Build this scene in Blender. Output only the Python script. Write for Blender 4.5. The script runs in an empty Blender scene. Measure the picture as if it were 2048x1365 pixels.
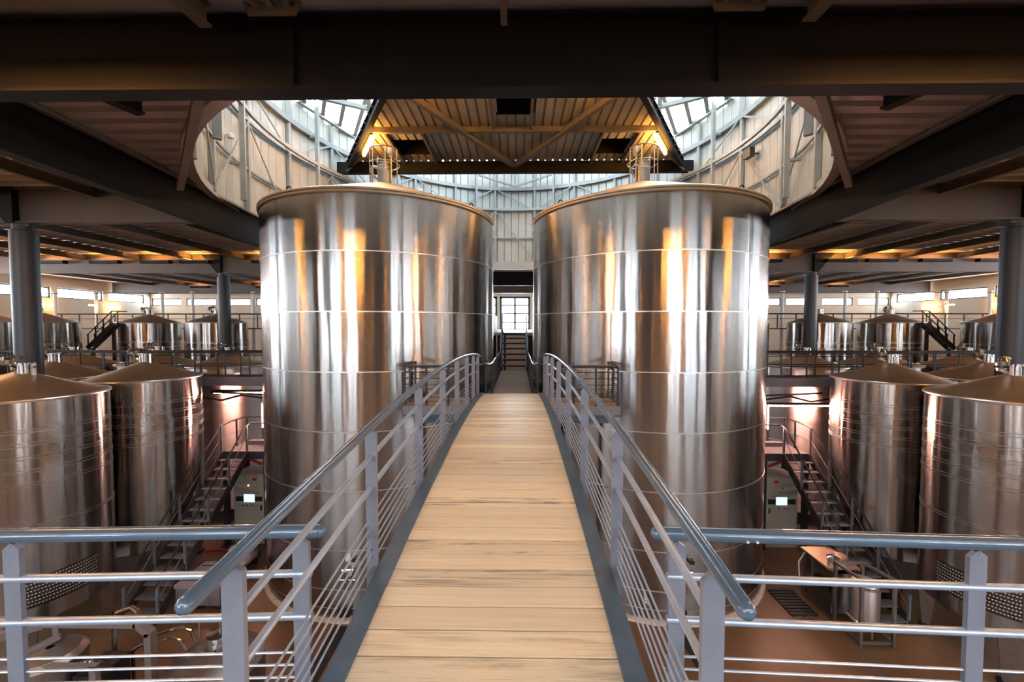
import bpy, bmesh, math, random
from mathutils import Vector, Matrix
random.seed(7)
S = 1.3          # survey units -> metres
Z0 = 6.3         # eye height above the cellar floor, survey units
PI = math.pi
scene = bpy.context.scene
C = scene.collection
def W(x, y, z): return Vector((x * S, y * S, (z + Z0) * S))

# ------------------------------------------------------------------ camera
cam_d = bpy.data.cameras.new('camera'); cam = bpy.data.objects.new('camera', cam_d); C.objects.link(cam)
cam_d.sensor_width = 36.0; cam_d.lens = 817.2 / 2048 * 36.0; cam_d.clip_start = .05; cam_d.clip_end = 400
cam.location = W(.126, 0, 0); cam.rotation_euler = (PI / 2 - .0362, 0, .0136)
scene.camera = cam
# ------------------------------------------------------------------ world, view
wd = bpy.data.worlds.new('sky'); scene.world = wd; wd.use_nodes = True
wn = wd.node_tree.nodes; wl = wd.node_tree.links; wn.clear()
wo = wn.new('ShaderNodeOutputWorld'); wb = wn.new('ShaderNodeBackground')
wb.inputs[0].default_value = (.77, .885, 1.0, 1); wb.inputs[1].default_value = 34.0
wl.new(wb.outputs[0], wo.inputs[0])
scene.view_settings.view_transform = 'Standard'; scene.view_settings.look = 'None'
scene.view_settings.gamma = 1.0; scene.view_settings.use_curve_mapping = False
scene.view_settings.exposure = 0.0
try:
    scene.cycles.use_denoising = True
    scene.cycles.max_bounces = 8; scene.cycles.diffuse_bounces = 4; scene.cycles.glossy_bounces = 5
    scene.cycles.transparent_max_bounces = 12; scene.cycles.sample_clamp_indirect = 6.0
    scene.cycles.caustics_reflective = False; scene.cycles.caustics_refractive = False
    scene.cycles.blur_glossy = .5
except Exception: pass
def portal(name, c, sx, sy, rot):
    l = bpy.data.lights.new(name, 'AREA'); l.shape = 'RECTANGLE'; l.size = sx * S; l.size_y = sy * S
    l.cycles.is_portal = True
    o = bpy.data.objects.new(name, l); C.objects.link(o); o.location = W(*c); o.rotation_euler = rot
LAMP = 1.1

# ------------------------------------------------------------------ materials
def mat(name, col, rough=.5, metal=0., var=0., scale=3., bump=0., bscale=40., stretch=(1, 1, 1), spec=.5, coat=0., rand=0.):
    m = bpy.data.materials.new(name); m.use_nodes = True
    nt = m.node_tree; n = nt.nodes; l = nt.links; b = n['Principled BSDF']
    b.inputs['Base Color'].default_value = (*col, 1); b.inputs['Roughness'].default_value = rough
    b.inputs['Metallic'].default_value = metal; b.inputs['Specular IOR Level'].default_value = spec
    b.inputs['Coat Weight'].default_value = coat
    tc = n.new('ShaderNodeTexCoord'); mp = n.new('ShaderNodeMapping'); mp.inputs['Scale'].default_value = stretch
    l.new(tc.outputs['Object'], mp.inputs[0])
    if var > 0 or rand > 0:
        nz = n.new('ShaderNodeTexNoise'); nz.inputs['Scale'].default_value = scale; nz.inputs['Detail'].default_value = 5
        l.new(mp.outputs[0], nz.inputs['Vector'])
        mr = n.new('ShaderNodeMapRange'); mr.inputs[1].default_value = .3; mr.inputs[2].default_value = .7
        mr.inputs[3].default_value = 1 - var; mr.inputs[4].default_value = 1 + var
        l.new(nz.outputs[0], mr.inputs[0]); f = mr.outputs[0]
        if rand > 0:
            oi = n.new('ShaderNodeObjectInfo'); r2 = n.new('ShaderNodeMapRange')
            r2.inputs[3].default_value = 1 - rand; r2.inputs[4].default_value = 1 + rand
            l.new(oi.outputs['Random'], r2.inputs[0])
            mu = n.new('ShaderNodeMath'); mu.operation = 'MULTIPLY'; l.new(f, mu.inputs[0]); l.new(r2.outputs[0], mu.inputs[1]); f = mu.outputs[0]
        mx = n.new('ShaderNodeVectorMath'); mx.operation = 'SCALE'; mx.inputs[0].default_value = col
        l.new(f, mx.inputs['Scale']); l.new(mx.outputs[0], b.inputs['Base Color'])
    if bump > 0:
        nb = n.new('ShaderNodeTexNoise'); nb.inputs['Scale'].default_value = bscale; nb.inputs['Detail'].default_value = 3
        l.new(mp.outputs[0], nb.inputs['Vector'])
        bp = n.new('ShaderNodeBump'); bp.inputs['Strength'].default_value = bump; bp.inputs['Distance'].default_value = .02
        l.new(nb.outputs[0], bp.inputs['Height']); l.new(bp.outputs[0], b.inputs['Normal'])
    return m
def steel(name, col, rough, aniso, wav=.25, freq=1.6, tang='up'):
    """brushed stainless sheet: brushing runs round the tank, so highlights stretch up and down"""
    m = bpy.data.materials.new(name); m.use_nodes = True
    nt = m.node_tree; n = nt.nodes; l = nt.links; b = n['Principled BSDF']
    b.inputs['Metallic'].default_value = 1; b.inputs['Base Color'].default_value = (*col, 1)
    b.inputs['Roughness'].default_value = rough; b.inputs['Anisotropic'].default_value = aniso
    ge = n.new('ShaderNodeNewGeometry')
    c1 = n.new('ShaderNodeVectorMath'); c1.operation = 'CROSS_PRODUCT'; c1.inputs[0].default_value = (0, 0, 1)
    l.new(ge.outputs['Normal'], c1.inputs[1])
    if tang == 'up':
        c2 = n.new('ShaderNodeVectorMath'); c2.operation = 'CROSS_PRODUCT'
        l.new(ge.outputs['Normal'], c2.inputs[0]); l.new(c1.outputs[0], c2.inputs[1]); l.new(c2.outputs[0], b.inputs['Tangent'])
    else:
        l.new(c1.outputs[0], b.inputs['Tangent'])
    tc = n.new('ShaderNodeTexCoord')
    mp = n.new('ShaderNodeMapping'); mp.inputs['Scale'].default_value = (freq, freq, freq * .10); l.new(tc.outputs['Object'], mp.inputs[0])
    sx = n.new('ShaderNodeSeparateXYZ'); l.new(tc.outputs['Object'], sx.inputs[0])
    fa = n.new('ShaderNodeMath'); fa.operation = 'MULTIPLY_ADD'; fa.inputs[1].default_value = 1 / (1.2656 * S); fa.inputs[2].default_value = .783; l.new(sx.outputs[2], fa.inputs[0])
    ff = n.new('ShaderNodeMath'); ff.operation = 'FLOOR'; l.new(fa.outputs[0], ff.inputs[0])
    fm = n.new('ShaderNodeMath'); fm.operation = 'MULTIPLY'; fm.inputs[1].default_value = 3.7; l.new(ff.outputs[0], fm.inputs[0])
    cb = n.new('ShaderNodeCombineXYZ'); l.new(fm.outputs[0], cb.inputs[2])
    av = n.new('ShaderNodeVectorMath'); l.new(mp.outputs[0], av.inputs[0]); l.new(cb.outputs[0], av.inputs[1])
    n1 = n.new('ShaderNodeTexNoise'); n1.inputs['Scale'].default_value = 1; n1.inputs['Detail'].default_value = 2; n1.inputs['Roughness'].default_value = .5
    l.new(av.outputs[0], n1.inputs['Vector'])
    bp = n.new('ShaderNodeBump'); bp.inputs['Strength'].default_value = wav; bp.inputs['Distance'].default_value = .05
    l.new(n1.outputs[0], bp.inputs['Height']); l.new(bp.outputs[0], b.inputs['Normal'])
    # fine brushing in the roughness
    m2 = n.new('ShaderNodeMapping'); m2.inputs['Scale'].default_value = (1.2, 1.2, 90); l.new(tc.outputs['Object'], m2.inputs[0])
    n2 = n.new('ShaderNodeTexNoise'); n2.inputs['Scale'].default_value = 1; n2.inputs['Detail'].default_value = 2; l.new(m2.outputs[0], n2.inputs['Vector'])
    mr = n.new('ShaderNodeMapRange'); mr.inputs[3].default_value = rough * .93; mr.inputs[4].default_value = rough * 1.07
    l.new(n2.outputs[0], mr.inputs[0]); l.new(mr.outputs[0], b.inputs['Roughness'])
    return m
def emit(name, col, st):
    m = bpy.data.materials.new(name); m.use_nodes = True; n = m.node_tree.nodes; n.clear()
    o = n.new('ShaderNodeOutputMaterial'); e = n.new('ShaderNodeEmission'); e.inputs[0].default_value = (*col, 1); e.inputs[1].default_value = st
    m.node_tree.links.new(e.outputs[0], o.inputs[0]); return m
def glass(name, tint=(1, 1, 1), gl=.06):
    m = bpy.data.materials.new(name); m.use_nodes = True; n = m.node_tree.nodes; n.clear(); l = m.node_tree.links
    o = n.new('ShaderNodeOutputMaterial'); t = n.new('ShaderNodeBsdfTransparent'); t.inputs[0].default_value = (*tint, 1)
    g = n.new('ShaderNodeBsdfGlossy'); g.inputs['Roughness'].default_value = .05
    mx = n.new('ShaderNodeMixShader'); mx.inputs[0].default_value = gl
    l.new(t.outputs[0], mx.inputs[1]); l.new(g.outputs[0], mx.inputs[2]); l.new(mx.outputs[0], o.inputs[0]); return m
def translucent(name, col, clear=.5):
    m = bpy.data.materials.new(name); m.use_nodes = True; n = m.node_tree.nodes; n.clear(); l = m.node_tree.links
    o = n.new('ShaderNodeOutputMaterial'); t = n.new('ShaderNodeBsdfTransparent'); t.inputs[0].default_value = (*col, 1)
    d = n.new('ShaderNodeBsdfTranslucent'); d.inputs[0].default_value = (*col, 1)
    mx = n.new('ShaderNodeMixShader'); mx.inputs[0].default_value = 1 - clear
    l.new(t.outputs[0], mx.inputs[1]); l.new(d.outputs[0], mx.inputs[2]); l.new(mx.outputs[0], o.inputs[0]); return m
def wood(name, base, dark, var=.1):
    m = bpy.data.materials.new(name); m.use_nodes = True
    nt = m.node_tree; n = nt.nodes; l = nt.links; b = n['Principled BSDF']
    tc = n.new('ShaderNodeTexCoord'); oi = n.new('ShaderNodeObjectInfo')
    sc = n.new('ShaderNodeMath'); sc.operation = 'MULTIPLY'; sc.inputs[1].default_value = 57; l.new(oi.outputs['Random'], sc.inputs[0])
    off = n.new('ShaderNodeCombineXYZ'); l.new(sc.outputs[0], off.inputs[0]); l.new(sc.outputs[0], off.inputs[1]); l.new(sc.outputs[0], off.inputs[2])
    ad = n.new('ShaderNodeVectorMath'); l.new(tc.outputs['Object'], ad.inputs[0]); l.new(off.outputs[0], ad.inputs[1])
    def noise(sx, sy, sc_, det=4, rough=.6, dist=0.):
        mp = n.new('ShaderNodeMapping'); mp.inputs['Scale'].default_value = (sx, sy, sy); l.new(ad.outputs[0], mp.inputs[0])
        z = n.new('ShaderNodeTexNoise'); z.inputs['Scale'].default_value = sc_; z.inputs['Detail'].default_value = det
        z.inputs['Roughness'].default_value = rough; z.inputs['Distortion'].default_value = dist; l.new(mp.outputs[0], z.inputs['Vector']); return z.outputs[0]
    def rng(v, a, b_, c=0., d=1.):
        r = n.new('ShaderNodeMapRange'); r.inputs[1].default_value = a; r.inputs[2].default_value = b_; r.inputs[3].default_value = c; r.inputs[4].default_value = d
        l.new(v, r.inputs[0]); return r.outputs[0]
    def mix(f, a, c, mode='MIX'):
        x = n.new('ShaderNodeMix'); x.data_type = 'RGBA'; x.blend_type = mode; l.new(f, x.inputs[0])
        for s, q in ((6, a), (7, c)):
            if isinstance(q, tuple): x.inputs[s].default_value = (*q, 1)
            else: l.new(q, x.inputs[s])
        return x.outputs[2]
    grain = noise(.6, 26, 1.6, 5, .65, .6)
    c1 = mix(rng(grain, .3, .75), base, tuple(v * .80 for v in base))
    tone = rng(oi.outputs['Random'], 0, 1, 1 - var, 1 + var)
    sv = n.new('ShaderNodeVectorMath'); sv.operation = 'SCALE'; l.new(c1, sv.inputs[0]); l.new(tone, sv.inputs['Scale'])
    stain = noise(.9, 9, 1.3, 6, .7, .4); streak = noise(.8, 60, 1.2, 3, .5)
    sm = n.new('ShaderNodeMath'); sm.operation = 'MULTIPLY'; l.new(rng(stain, .47, .60), sm.inputs[0]); l.new(rng(streak, .42, .6), sm.inputs[1])
    hs = n.new('ShaderNodeMath'); hs.operation = 'MULTIPLY'; hs.inputs[1].default_value = 7.31; l.new(oi.outputs['Random'], hs.inputs[0])
    hf = n.new('ShaderNodeMath'); hf.operation = 'FRACT'; l.new(hs.outputs[0], hf.inputs[0])
    s2 = n.new('ShaderNodeMath'); s2.operation = 'MULTIPLY'; l.new(sm.outputs[0], s2.inputs[0]); l.new(rng(hf.outputs[0], .30, .85, .08, 1.), s2.inputs[1])
    l.new(mix(s2.outputs[0], sv.outputs[0], dark), b.inputs['Base Color'])
    b.inputs['Roughness'].default_value = .40
    bp = n.new('ShaderNodeBump'); bp.inputs['Strength'].default_value = .25; bp.inputs['Distance'].default_value = .01
    l.new(grain, bp.inputs['Height']); l.new(bp.outputs[0], b.inputs['Normal'])
    return m

STEEL = steel('brushed_stainless', (.40, .375, .355), .22, 1.0, .28, 1.9)
STEEL2 = steel('brushed_stainless_small', (.355, .32, .30), .22, 1.0, .30, 2.4)
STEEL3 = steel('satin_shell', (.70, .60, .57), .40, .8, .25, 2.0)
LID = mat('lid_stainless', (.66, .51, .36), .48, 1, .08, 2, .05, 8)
WELD = mat('weld_bead', (.78, .72, .70), .35, 1)
POLISH = mat('polished_stainless', (.72, .70, .68), .16, 1)
SATIN = mat('satin_stainless', (.36, .33, .31), .38, 1, .1, 4)
RAILB = mat('blue_grey_paint', (.068, .105, .150), .22, .0, .10, 6, .05, 60, coat=.3)
POSTG = mat('light_grey_paint', (.175, .182, .22), .40, .15, .08, 9, .04, 80)
RODG = mat('galvanised_rod', (.34, .38, .45), .32, .45, .10, 12)
KERB = mat('kerb_paint', (.050, .080, .110), .42, .0, .25, 5, .12, 45)
DARK = mat('dark_beam_paint', (.010, .0085, .0078), .6, 0, .15, 2, spec=.15)  # blackness deepened to stand in for shade on the roof girders
BEAM = mat('lamplit_beam_paint', (.078, .055, .041), .50, 0, .12, 1.2)  # same dark beams where lamps reach them; the lamp brown is in the colour
PURL = mat('purlin_paint', (.20, .16, .125), .55, 0, .1, 2)
COLM = mat('column_paint', (.020, .0225, .026), .45, 0, .12, 2)
ROOF = mat('roof_sheet', (.58, .50, .47), .42, .25, .12, .8)
CANOPY = mat('canopy_panel', (.50, .42, .32), .45, .1, .10, 1.5, rand=.07)
DRUM = mat('drum_panel', (.44, .42, .355), .36, .05, .06, 2, rand=.05)
DFRAME = mat('drum_frame', (.30, .30, .27), .48, .1, .1, 3)
FLOOR = mat('terracotta_floor', (.165, .084, .038), .42, 0, .30, .55, .08, 30)
WALLM = mat('cream_wall', (.62, .53, .40), .6, 0, .05, .8); WALLD = mat('dark_rear_wall', (.075, .058, .048), .6, 0, .1, .8)
COVER = mat('perforated_plate', (.11, .085, .075), .35, 1)
BANDM = mat('jacket_band_steel', (.50, .45, .42), .30, 1)
BLACKST = mat('black_steel', (.020, .019, .021), .42, .2)
TREAD = mat('stair_tread', (.16, .155, .16), .5, .3, .15, 10)
STRG = mat('stair_stringer', (.038, .036, .040), .5, .2, .1, 6)
WHITE = mat('white_pipe', (.72, .68, .62), .5)
CAB = mat('cabinet_enamel', (.34, .32, .27), .45, 0, .06, 5)
BLK = mat('black_plastic', (.012, .012, .013), .4)
RED = mat('red_paint', (.30, .02, .02), .4)
BOXG = mat('grey_plastic', (.22, .20, .22), .55, 0, .1, 6)
PINK = mat('pink_film', (.55, .38, .42), .30, 0, .25, 5, .3, 12)
GRIME = mat('floor_sealant', (.62, .50, .40), .7, 0, .3, 12)
DRAIN = mat('drain_slot', (.010, .009, .009), .6)
WINF = mat('window_frame', (.035, .048, .058), .45)
CONC = mat('pale_deck', (.62, .60, .57), .4)
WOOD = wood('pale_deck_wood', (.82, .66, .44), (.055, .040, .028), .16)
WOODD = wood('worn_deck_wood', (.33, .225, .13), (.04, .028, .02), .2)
GLASS = glass('window_glass'); SKYG = translucent('ribbed_skylight', (.125, .145, .172), .16)
TUBE = emit('warm_tube', (1.0, .43, .09), 230 * LAMP)
TUBEH = emit('hip_tube', (1.0, .47, .10), 120 * LAMP)
TUBER = emit('rose_tube', (1.0, .50, .38), 380 * LAMP)
SCREEN = emit('lit_display', (.75, .95, .98), 1.2)
AMBER = emit('amber_pilot', (1, .55, .12), 6)

# ------------------------------------------------------------------ mesh builder
ORG = {}
class MB:
    def __init__(s): s.v = []; s.f = []
    def add(s, vs, fs):
        o = len(s.v); s.v += [Vector(p) for p in vs]; s.f += [tuple(i + o for i in f) for f in fs]; return s
    def box(s, c, d, R=None):
        c = Vector(c); h = Vector(d) / 2
        p = [Vector((x * h.x, y * h.y, z * h.z)) for x in (-1, 1) for y in (-1, 1) for z in (-1, 1)]
        if R is not None: p = [R @ q for q in p]
        return s.add([c + q for q in p], [(0, 1, 3, 2), (4, 6, 7, 5), (0, 4, 5, 1), (2, 3, 7, 6), (0, 2, 6, 4), (1, 5, 7, 3)])
    def b2(s, a, b): return s.box([(i + j) / 2 for i, j in zip(a, b)], [abs(j - i) for i, j in zip(a, b)])
    def bar(s, p, q, w, h, up=(0, 0, 1), dz=0.):
        p = Vector(p); q = Vector(q); d = (q - p); L = d.length
        if L < 1e-6: return s
        d.normalize(); u = Vector(up); sd = d.cross(u)
        if sd.length < 1e-4: sd = d.cross(Vector((0, 1, 0)))
        sd.normalize(); u = sd.cross(d); R = Matrix((sd, d, u)).transposed()
        return s.box((p + q) / 2 + u * dz, (w, L, h), R)
    def ibeam(s, p, q, h, b, tf=.03, tw=.03, up=(0, 0, 1)):
        """p, q on the underside"""
        s.bar(p, q, b, tf, up, tf / 2); s.bar(p, q, b, tf, up, h - tf / 2); s.bar(p, q, tw, h - 2 * tf, up, h / 2); return s
    def tube(s, pts, r, n=10, cap=True, closed=False):
        P = [Vector(p) for p in pts]; m = len(P); rr = r if isinstance(r, (list, tuple)) else [r] * m
        ts = []
        for i in range(m):
            a = P[(i - 1) % m] if (i > 0 or closed) else P[i]; b = P[(i + 1) % m] if (i < m - 1 or closed) else P[i]
            ts.append((b - a).normalized())
        u = ts[0].orthogonal().normalized(); o = len(s.v)
        for i in range(m):
            u = (u - ts[i] * u.dot(ts[i])).normalized(); w = ts[i].cross(u)
            s.v += [P[i] + (u * math.cos(k * 2 * PI / n) + w * math.sin(k * 2 * PI / n)) * rr[i] for k in range(n)]
        for i in range(m if closed else m - 1):
            a = o + i * n; b = o + ((i + 1) % m) * n
            s.f += [(a + k, a + (k + 1) % n, b + (k + 1) % n, b + k) for k in range(n)]
        if cap and not closed:
            s.f.append(tuple(o + k for k in reversed(range(n)))); s.f.append(tuple(o + (m - 1) * n + k for k in range(n)))
        return s
    def lathe(s, c, prof, n=48, a0=0., a1=2 * PI):
        c = Vector(c); full = abs(a1 - a0 - 2 * PI) < 1e-6; m = n if full else n + 1; o = len(s.v)
        for r, z in prof:
            s.v += [c + Vector((r * math.cos(a0 + (a1 - a0) * k / n), r * math.sin(a0 + (a1 - a0) * k / n), z)) for k in range(m)]
        for j in range(len(prof) - 1):
            for k in range(n):
                a = o + j * m + k; b = o + j * m + (k + 1) % m
                s.f.append((a, b, b + m, a + m))
        return s
    def ext(s, poly, vec):
        vec = Vector(vec); n = len(poly); P = [Vector(p) for p in poly]
        return s.add(P + [p + vec for p in P], [tuple(reversed(range(n))), tuple(range(n, 2 * n))] + [(i, (i + 1) % n, n + (i + 1) % n, n + i) for i in range(n)])
    def ball(s, c, r, n=10, sz=1.):
        return s.lathe(c, [(max(r * math.sin(PI * k / n), .0005), -r * sz * math.cos(PI * k / n)) for k in range(n + 1)], n + 2)
    def squash(s, k):
        for p in s.v: p.x *= k
        return s
    def build(s, name, m, parent=None, loc=None, smooth=True, label=None, ang=32, solid=True):
        me = bpy.data.meshes.new(name)
        if parent is not None: org = ORG[parent]
        else: org = Vector(loc if loc is not None else (sum((p.x for p in s.v)) / len(s.v), sum((p.y for p in s.v)) / len(s.v), min(p.z for p in s.v)))
        me.from_pydata([(p - org) * S for p in s.v], [], s.f)
        if solid:
            bm = bmesh.new(); bm.from_mesh(me); bmesh.ops.recalc_face_normals(bm, faces=bm.faces); bm.to_mesh(me); bm.free()
        if smooth:
            me.shade_smooth(); me.set_sharp_from_angle(angle=math.radians(ang))
        me.materials.append(m)
        o = bpy.data.objects.new(name, me); C.objects.link(o); ORG[o] = org
        if parent is not None: o.parent = parent
        else: o.location = W(*org)
        if label: o['label'] = label
        return o
def tag(o, label, cat, group=None, kind=None):
    o['label'] = label; o['category'] = cat
    if group: o['group'] = group
    if kind: o['kind'] = kind
    return o
def thing(name, label, cat, loc, group=None, kind=None):
    o = bpy.data.objects.new(name, None); C.objects.link(o); o.location = W(*loc); o.empty_display_size = .2
    ORG[o] = Vector(loc); return tag(o, label, cat, group, kind)
def struct(o, label, cat): return tag(o, label, cat, None, 'structure')
def pcopy(src, parent, dloc=(0, 0, 0), rot=None):
    """one more piece sharing src's mesh, shifted by dloc (survey units) from src's own place"""
    o = src.copy(); C.objects.link(o); o.parent = parent; ORG[o] = ORG[src]
    if parent.type == 'EMPTY' or parent is not None:
        o.location = src.location + Vector(dloc) * S
    if rot is not None: o.rotation_euler = rot
    return o
def copy_tree(o, loc, label=None, group=None):
    def rec(a, par):
        c = a.copy(); C.objects.link(c)
        if par is not None: c.parent = par
        for ch in KIDS.get(a, []): rec(ch, c)
        return c
    r = rec(o, None); r.location = W(*loc); ORG[r] = Vector(loc)
    if label: r['label'] = label
    if group: r['group'] = group
    return r
KIDS = {}
def index_children():
    KIDS.clear()
    for o in bpy.data.objects:
        if o.parent: KIDS.setdefault(o.parent, []).append(o)
SIDE = {-1: 'left', 1: 'right'}
ORD = ['first', 'second', 'third', 'fourth', 'fifth', 'sixth', 'seventh', 'eighth']

# ================================================================== STRUCTURE
HX, YF, YB, ZR = 28., 31., -14., 3.02      # hall half width, far wall, back wall, roof underside
DC, DR, DB, DT = 12.0, 7.75, 3.0, 7.5        # lantern drum: centre y, radius, foot, top
KX = .935       # the drum is slightly oval
fl = MB().b2((-HX, YB, -6.5), (HX, YF, -6.3)).build('floor', FLOOR, loc=(0, 8, -6.4), smooth=False)
struct(fl, 'brown terracotta coloured resin floor of the tank hall', 'floor')
# corrugated roof sheet, ribs across the hall, round hole under the lantern
mb = MB(); p = .33; y = YB; prof = [(0, 0), (.17, 0), (.20, .14), (.29, .14), (.32, 0)]
ys = []
while y < YF:
    ys += [(y + a, ZR + z) for a, z in prof]; y += p
def chord(y):
    d = DR * DR - (y - DC) ** 2
    return KX * math.sqrt(d) if d > 0 else 0.
for (ya, za), (yb, zb_) in zip(ys, ys[1:]):
    ca, cb = chord(ya), chord(yb)
    if -7.6 < ya < -2.75 and -7.6 < yb < -2.7: ca = cb = 9.0
    if ca == 0 and cb == 0:
        mb.add([(-HX - .2, ya, za), (HX + .2, ya, za), (HX + .2, yb, zb_), (-HX - .2, yb, zb_)], [(0, 1, 2, 3)])
    else:
        for sg in (-1, 1):
            mb.add([(sg * ca, ya, za), (sg * (HX + .2), ya, za), (sg * (HX + .2), yb, zb_), (sg * cb, yb, zb_)], [(0, 1, 2, 3)])
o = mb.build('ceiling', ROOF, loc=(0, 8, ZR), smooth=False, solid=False)
struct(o, 'grey corrugated metal roof sheeting above the tanks', 'ceiling')

rs = thing('skylight', 'translucent roof lights let into the sheeting behind the viewer', 'skylight', (0, -5.1, ZR), kind='structure')
REARG = translucent('rear_roof_light', (.34, .33, .315), .35)
for k in range(9):
    MB().add([(-9 + 2 * k, -7.62, ZR + .08), (-7.02 + 2 * k, -7.62, ZR + .08), (-7.02 + 2 * k, -2.6, ZR + .08), (-9 + 2 * k, -2.6, ZR + .08)], [(0, 1, 2, 3)]).build('glazing_sheet', REARG, rs, smooth=False, solid=False)
    MB().b2((-9.03 + 2 * k, -7.6, ZR - .02), (-8.97 + 2 * k, -2.6, ZR + .07)).build('glazing_bar', DARK, rs, smooth=False)
portal('portal_rear_roof', (0, -5.1, ZR + .3), 18, 5.1, (0, 0, 0))
# walls with window openings: list of panels around holes
def wall(name, axis, pos, a0, a1, z0, z1, holes, label, th=.25, m=None):
    mb = MB(); xs = sorted({a0, a1} | {h[0] for h in holes} | {h[1] for h in holes}); zs = sorted({z0, z1} | {h[2] for h in holes} | {h[3] for h in holes})
    for xa, xb in zip(xs, xs[1:]):
        for za, zb_ in zip(zs, zs[1:]):
            cx, cz = (xa + xb) / 2, (za + zb_) / 2
            if any(h[0] < cx < h[1] and h[2] < cz < h[3] for h in holes): continue
            if axis == 'y': mb.b2((xa, pos, za), (xb, pos + th, zb_))
            else: mb.b2((pos, xa, za), (pos + th, xb, zb_))
    o = mb.build(name, m or WALLM, loc=((a0 + a1) / 2, pos, z0) if axis == 'y' else (pos, (a0 + a1) / 2, z0), smooth=False)
    return struct(o, label, 'wall')
WN = [0]
def window(axis, pos, h, nv, nh, label, fw=.07, out=.1):
    WN[0] += 1; a0, a1, z0, z1 = h
    q = (lambda a, d, z: (a, pos + out + d, z)) if axis == 'y' else (lambda a, d, z: (pos + out + d, a, z))
    t = thing('window_%d' % WN[0], label, 'window', q((a0 + a1) / 2, 0, z0), kind='structure')
    f = MB()
    for a in (a0 + fw / 2, a1 - fw / 2): f.b2(q(a - fw / 2, -.05, z0), q(a + fw / 2, .05, z1))
    for z in (z0 + fw / 2, z1 - fw / 2): f.b2(q(a0, -.05, z - fw / 2), q(a1, .05, z + fw / 2))
    fr = f.build('window_frame', WINF, t, smooth=False)
    for k in range(1, nv):
        a = a0 + (a1 - a0) * k / nv; MB().b2(q(a - fw * .42, -.03, z0), q(a + fw * .42, .03, z1)).build('mullion', WINF, t, smooth=False)
    for k in range(1, nh):
        z = z0 + (z1 - z0) * k / nh; MB().b2(q(a0, -.03, z - fw * .30), q(a1, .03, z + fw * .30)).build('transom', WINF, t, smooth=False)
    for i in range(nv):
        for j in range(nh):
            b0, b1 = a0 + (a1 - a0) * i / nv, a0 + (a1 - a0) * (i + 1) / nv; c0, c1 = z0 + (z1 - z0) * j / nh, z0 + (z1 - z0) * (j + 1) / nh
            MB().add([q(b0, 0, c0), q(b1, 0, c0), q(b1, 0, c1), q(b0, 0, c1)], [(0, 1, 2, 3)]).build('pane', GLASS, t, smooth=False, solid=False)
    return t
# far wall: clerestory strips and the glazed doors behind the stair
far = []
for sg in (-1, 1):
    for k in range(6):
        a = 12.2 + k * 2.68; far.append(tuple(sorted((sg * a, sg * (a + 2.3)))) + (1.56, 2.12))
door = [(-3.4, -1.42, -.35, 2.25), (-1.22, 1.08, -.35, 2.25), (1.28, 3.2, -.35, 2.25)]
wall('wall_far', 'y', YF, -HX, HX, -6.3, ZR + .25, far + door, 'pale far wall with a strip of clerestory windows')
for i, h in enumerate(far):
    sg = 'left' if h[0] < 0 else 'right'
    window('y', YF, h, 1, 1, 'clerestory window %s from the middle in the %s far wall' % (['first', 'second', 'third', 'fourth', 'fifth', 'sixth'][i % 6], sg))
for h, w_ in zip(door, ('left of the', 'in the middle as the', 'right of the')):
    window('y', YF, h, 2, 4, 'tall glazed panel with thin bars, %s pair behind the far stair' % w_, .17)
portal('portal_doors', (0, YF + .3, .95), 6.6, 2.6, (-PI / 2, 0, 0))
# side walls
for sg in (-1, 1):
    hs = [(YB + 1.5 + k * 3.1, YB + 1.5 + k * 3.1 + 2.75, -.2 if 5 < YB + 1.5 + k * 3.1 < 14 else 1.72, 2.35) for k in range(14)]
    x = sg * HX
    wall('wall_' + SIDE[sg], 'x', x if sg > 0 else x - .25, YB, YF, -6.3, ZR + .25, hs, 'long %s side wall below a row of clerestory windows' % SIDE[sg])
    for k, h in enumerate(hs):
        if k >= 7 or k % 2 == 0:
            window('x', x if sg > 0 else x - .25, h, 1 if h[2] > 0 else 2, 1 if h[2] > 0 else 3, '%s clerestory window from the far end of the %s side wall' % ((ORD + ['ninth', 'tenth', 'eleventh', 'twelfth', 'thirteenth', 'fourteenth'])[13 - k], SIDE[sg]))
    portal('portal_side_' + SIDE[sg], (sg * (HX + .3), 8.5, .4), 4.0, 44, (0, sg * PI / 2, 0))
# back wall behind the viewer: tall glazing
bk = []
for sg in (-1, 1):
    for a, b in ((6.6, 8.5), (8.9, 10.8), (13.2, 15.3), (15.7, 17.8), (20.2, 21.9), (22.3, 24.0)): bk.append(tuple(sorted((sg * a, sg * b))) + (-.5, 2.3))
wall('wall_back', 'y', YB - .25, -HX, HX, -6.3, ZR + .25, bk, 'wall behind the viewer with tall glazing', m=WALLD)
for i, h in enumerate(bk):
    window('y', YB - .25, h, 2, 3, '%s tall window from the middle of the rear wall, %s half' % (ORD[i % 6], 'left' if h[0] < 0 else 'right'))
for sg in (-1, 1): portal('portal_back_' + SIDE[sg], (sg * 14.8, YB - .4, .9), 19.4, 2.9, (PI / 2, 0, 0))

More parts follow.
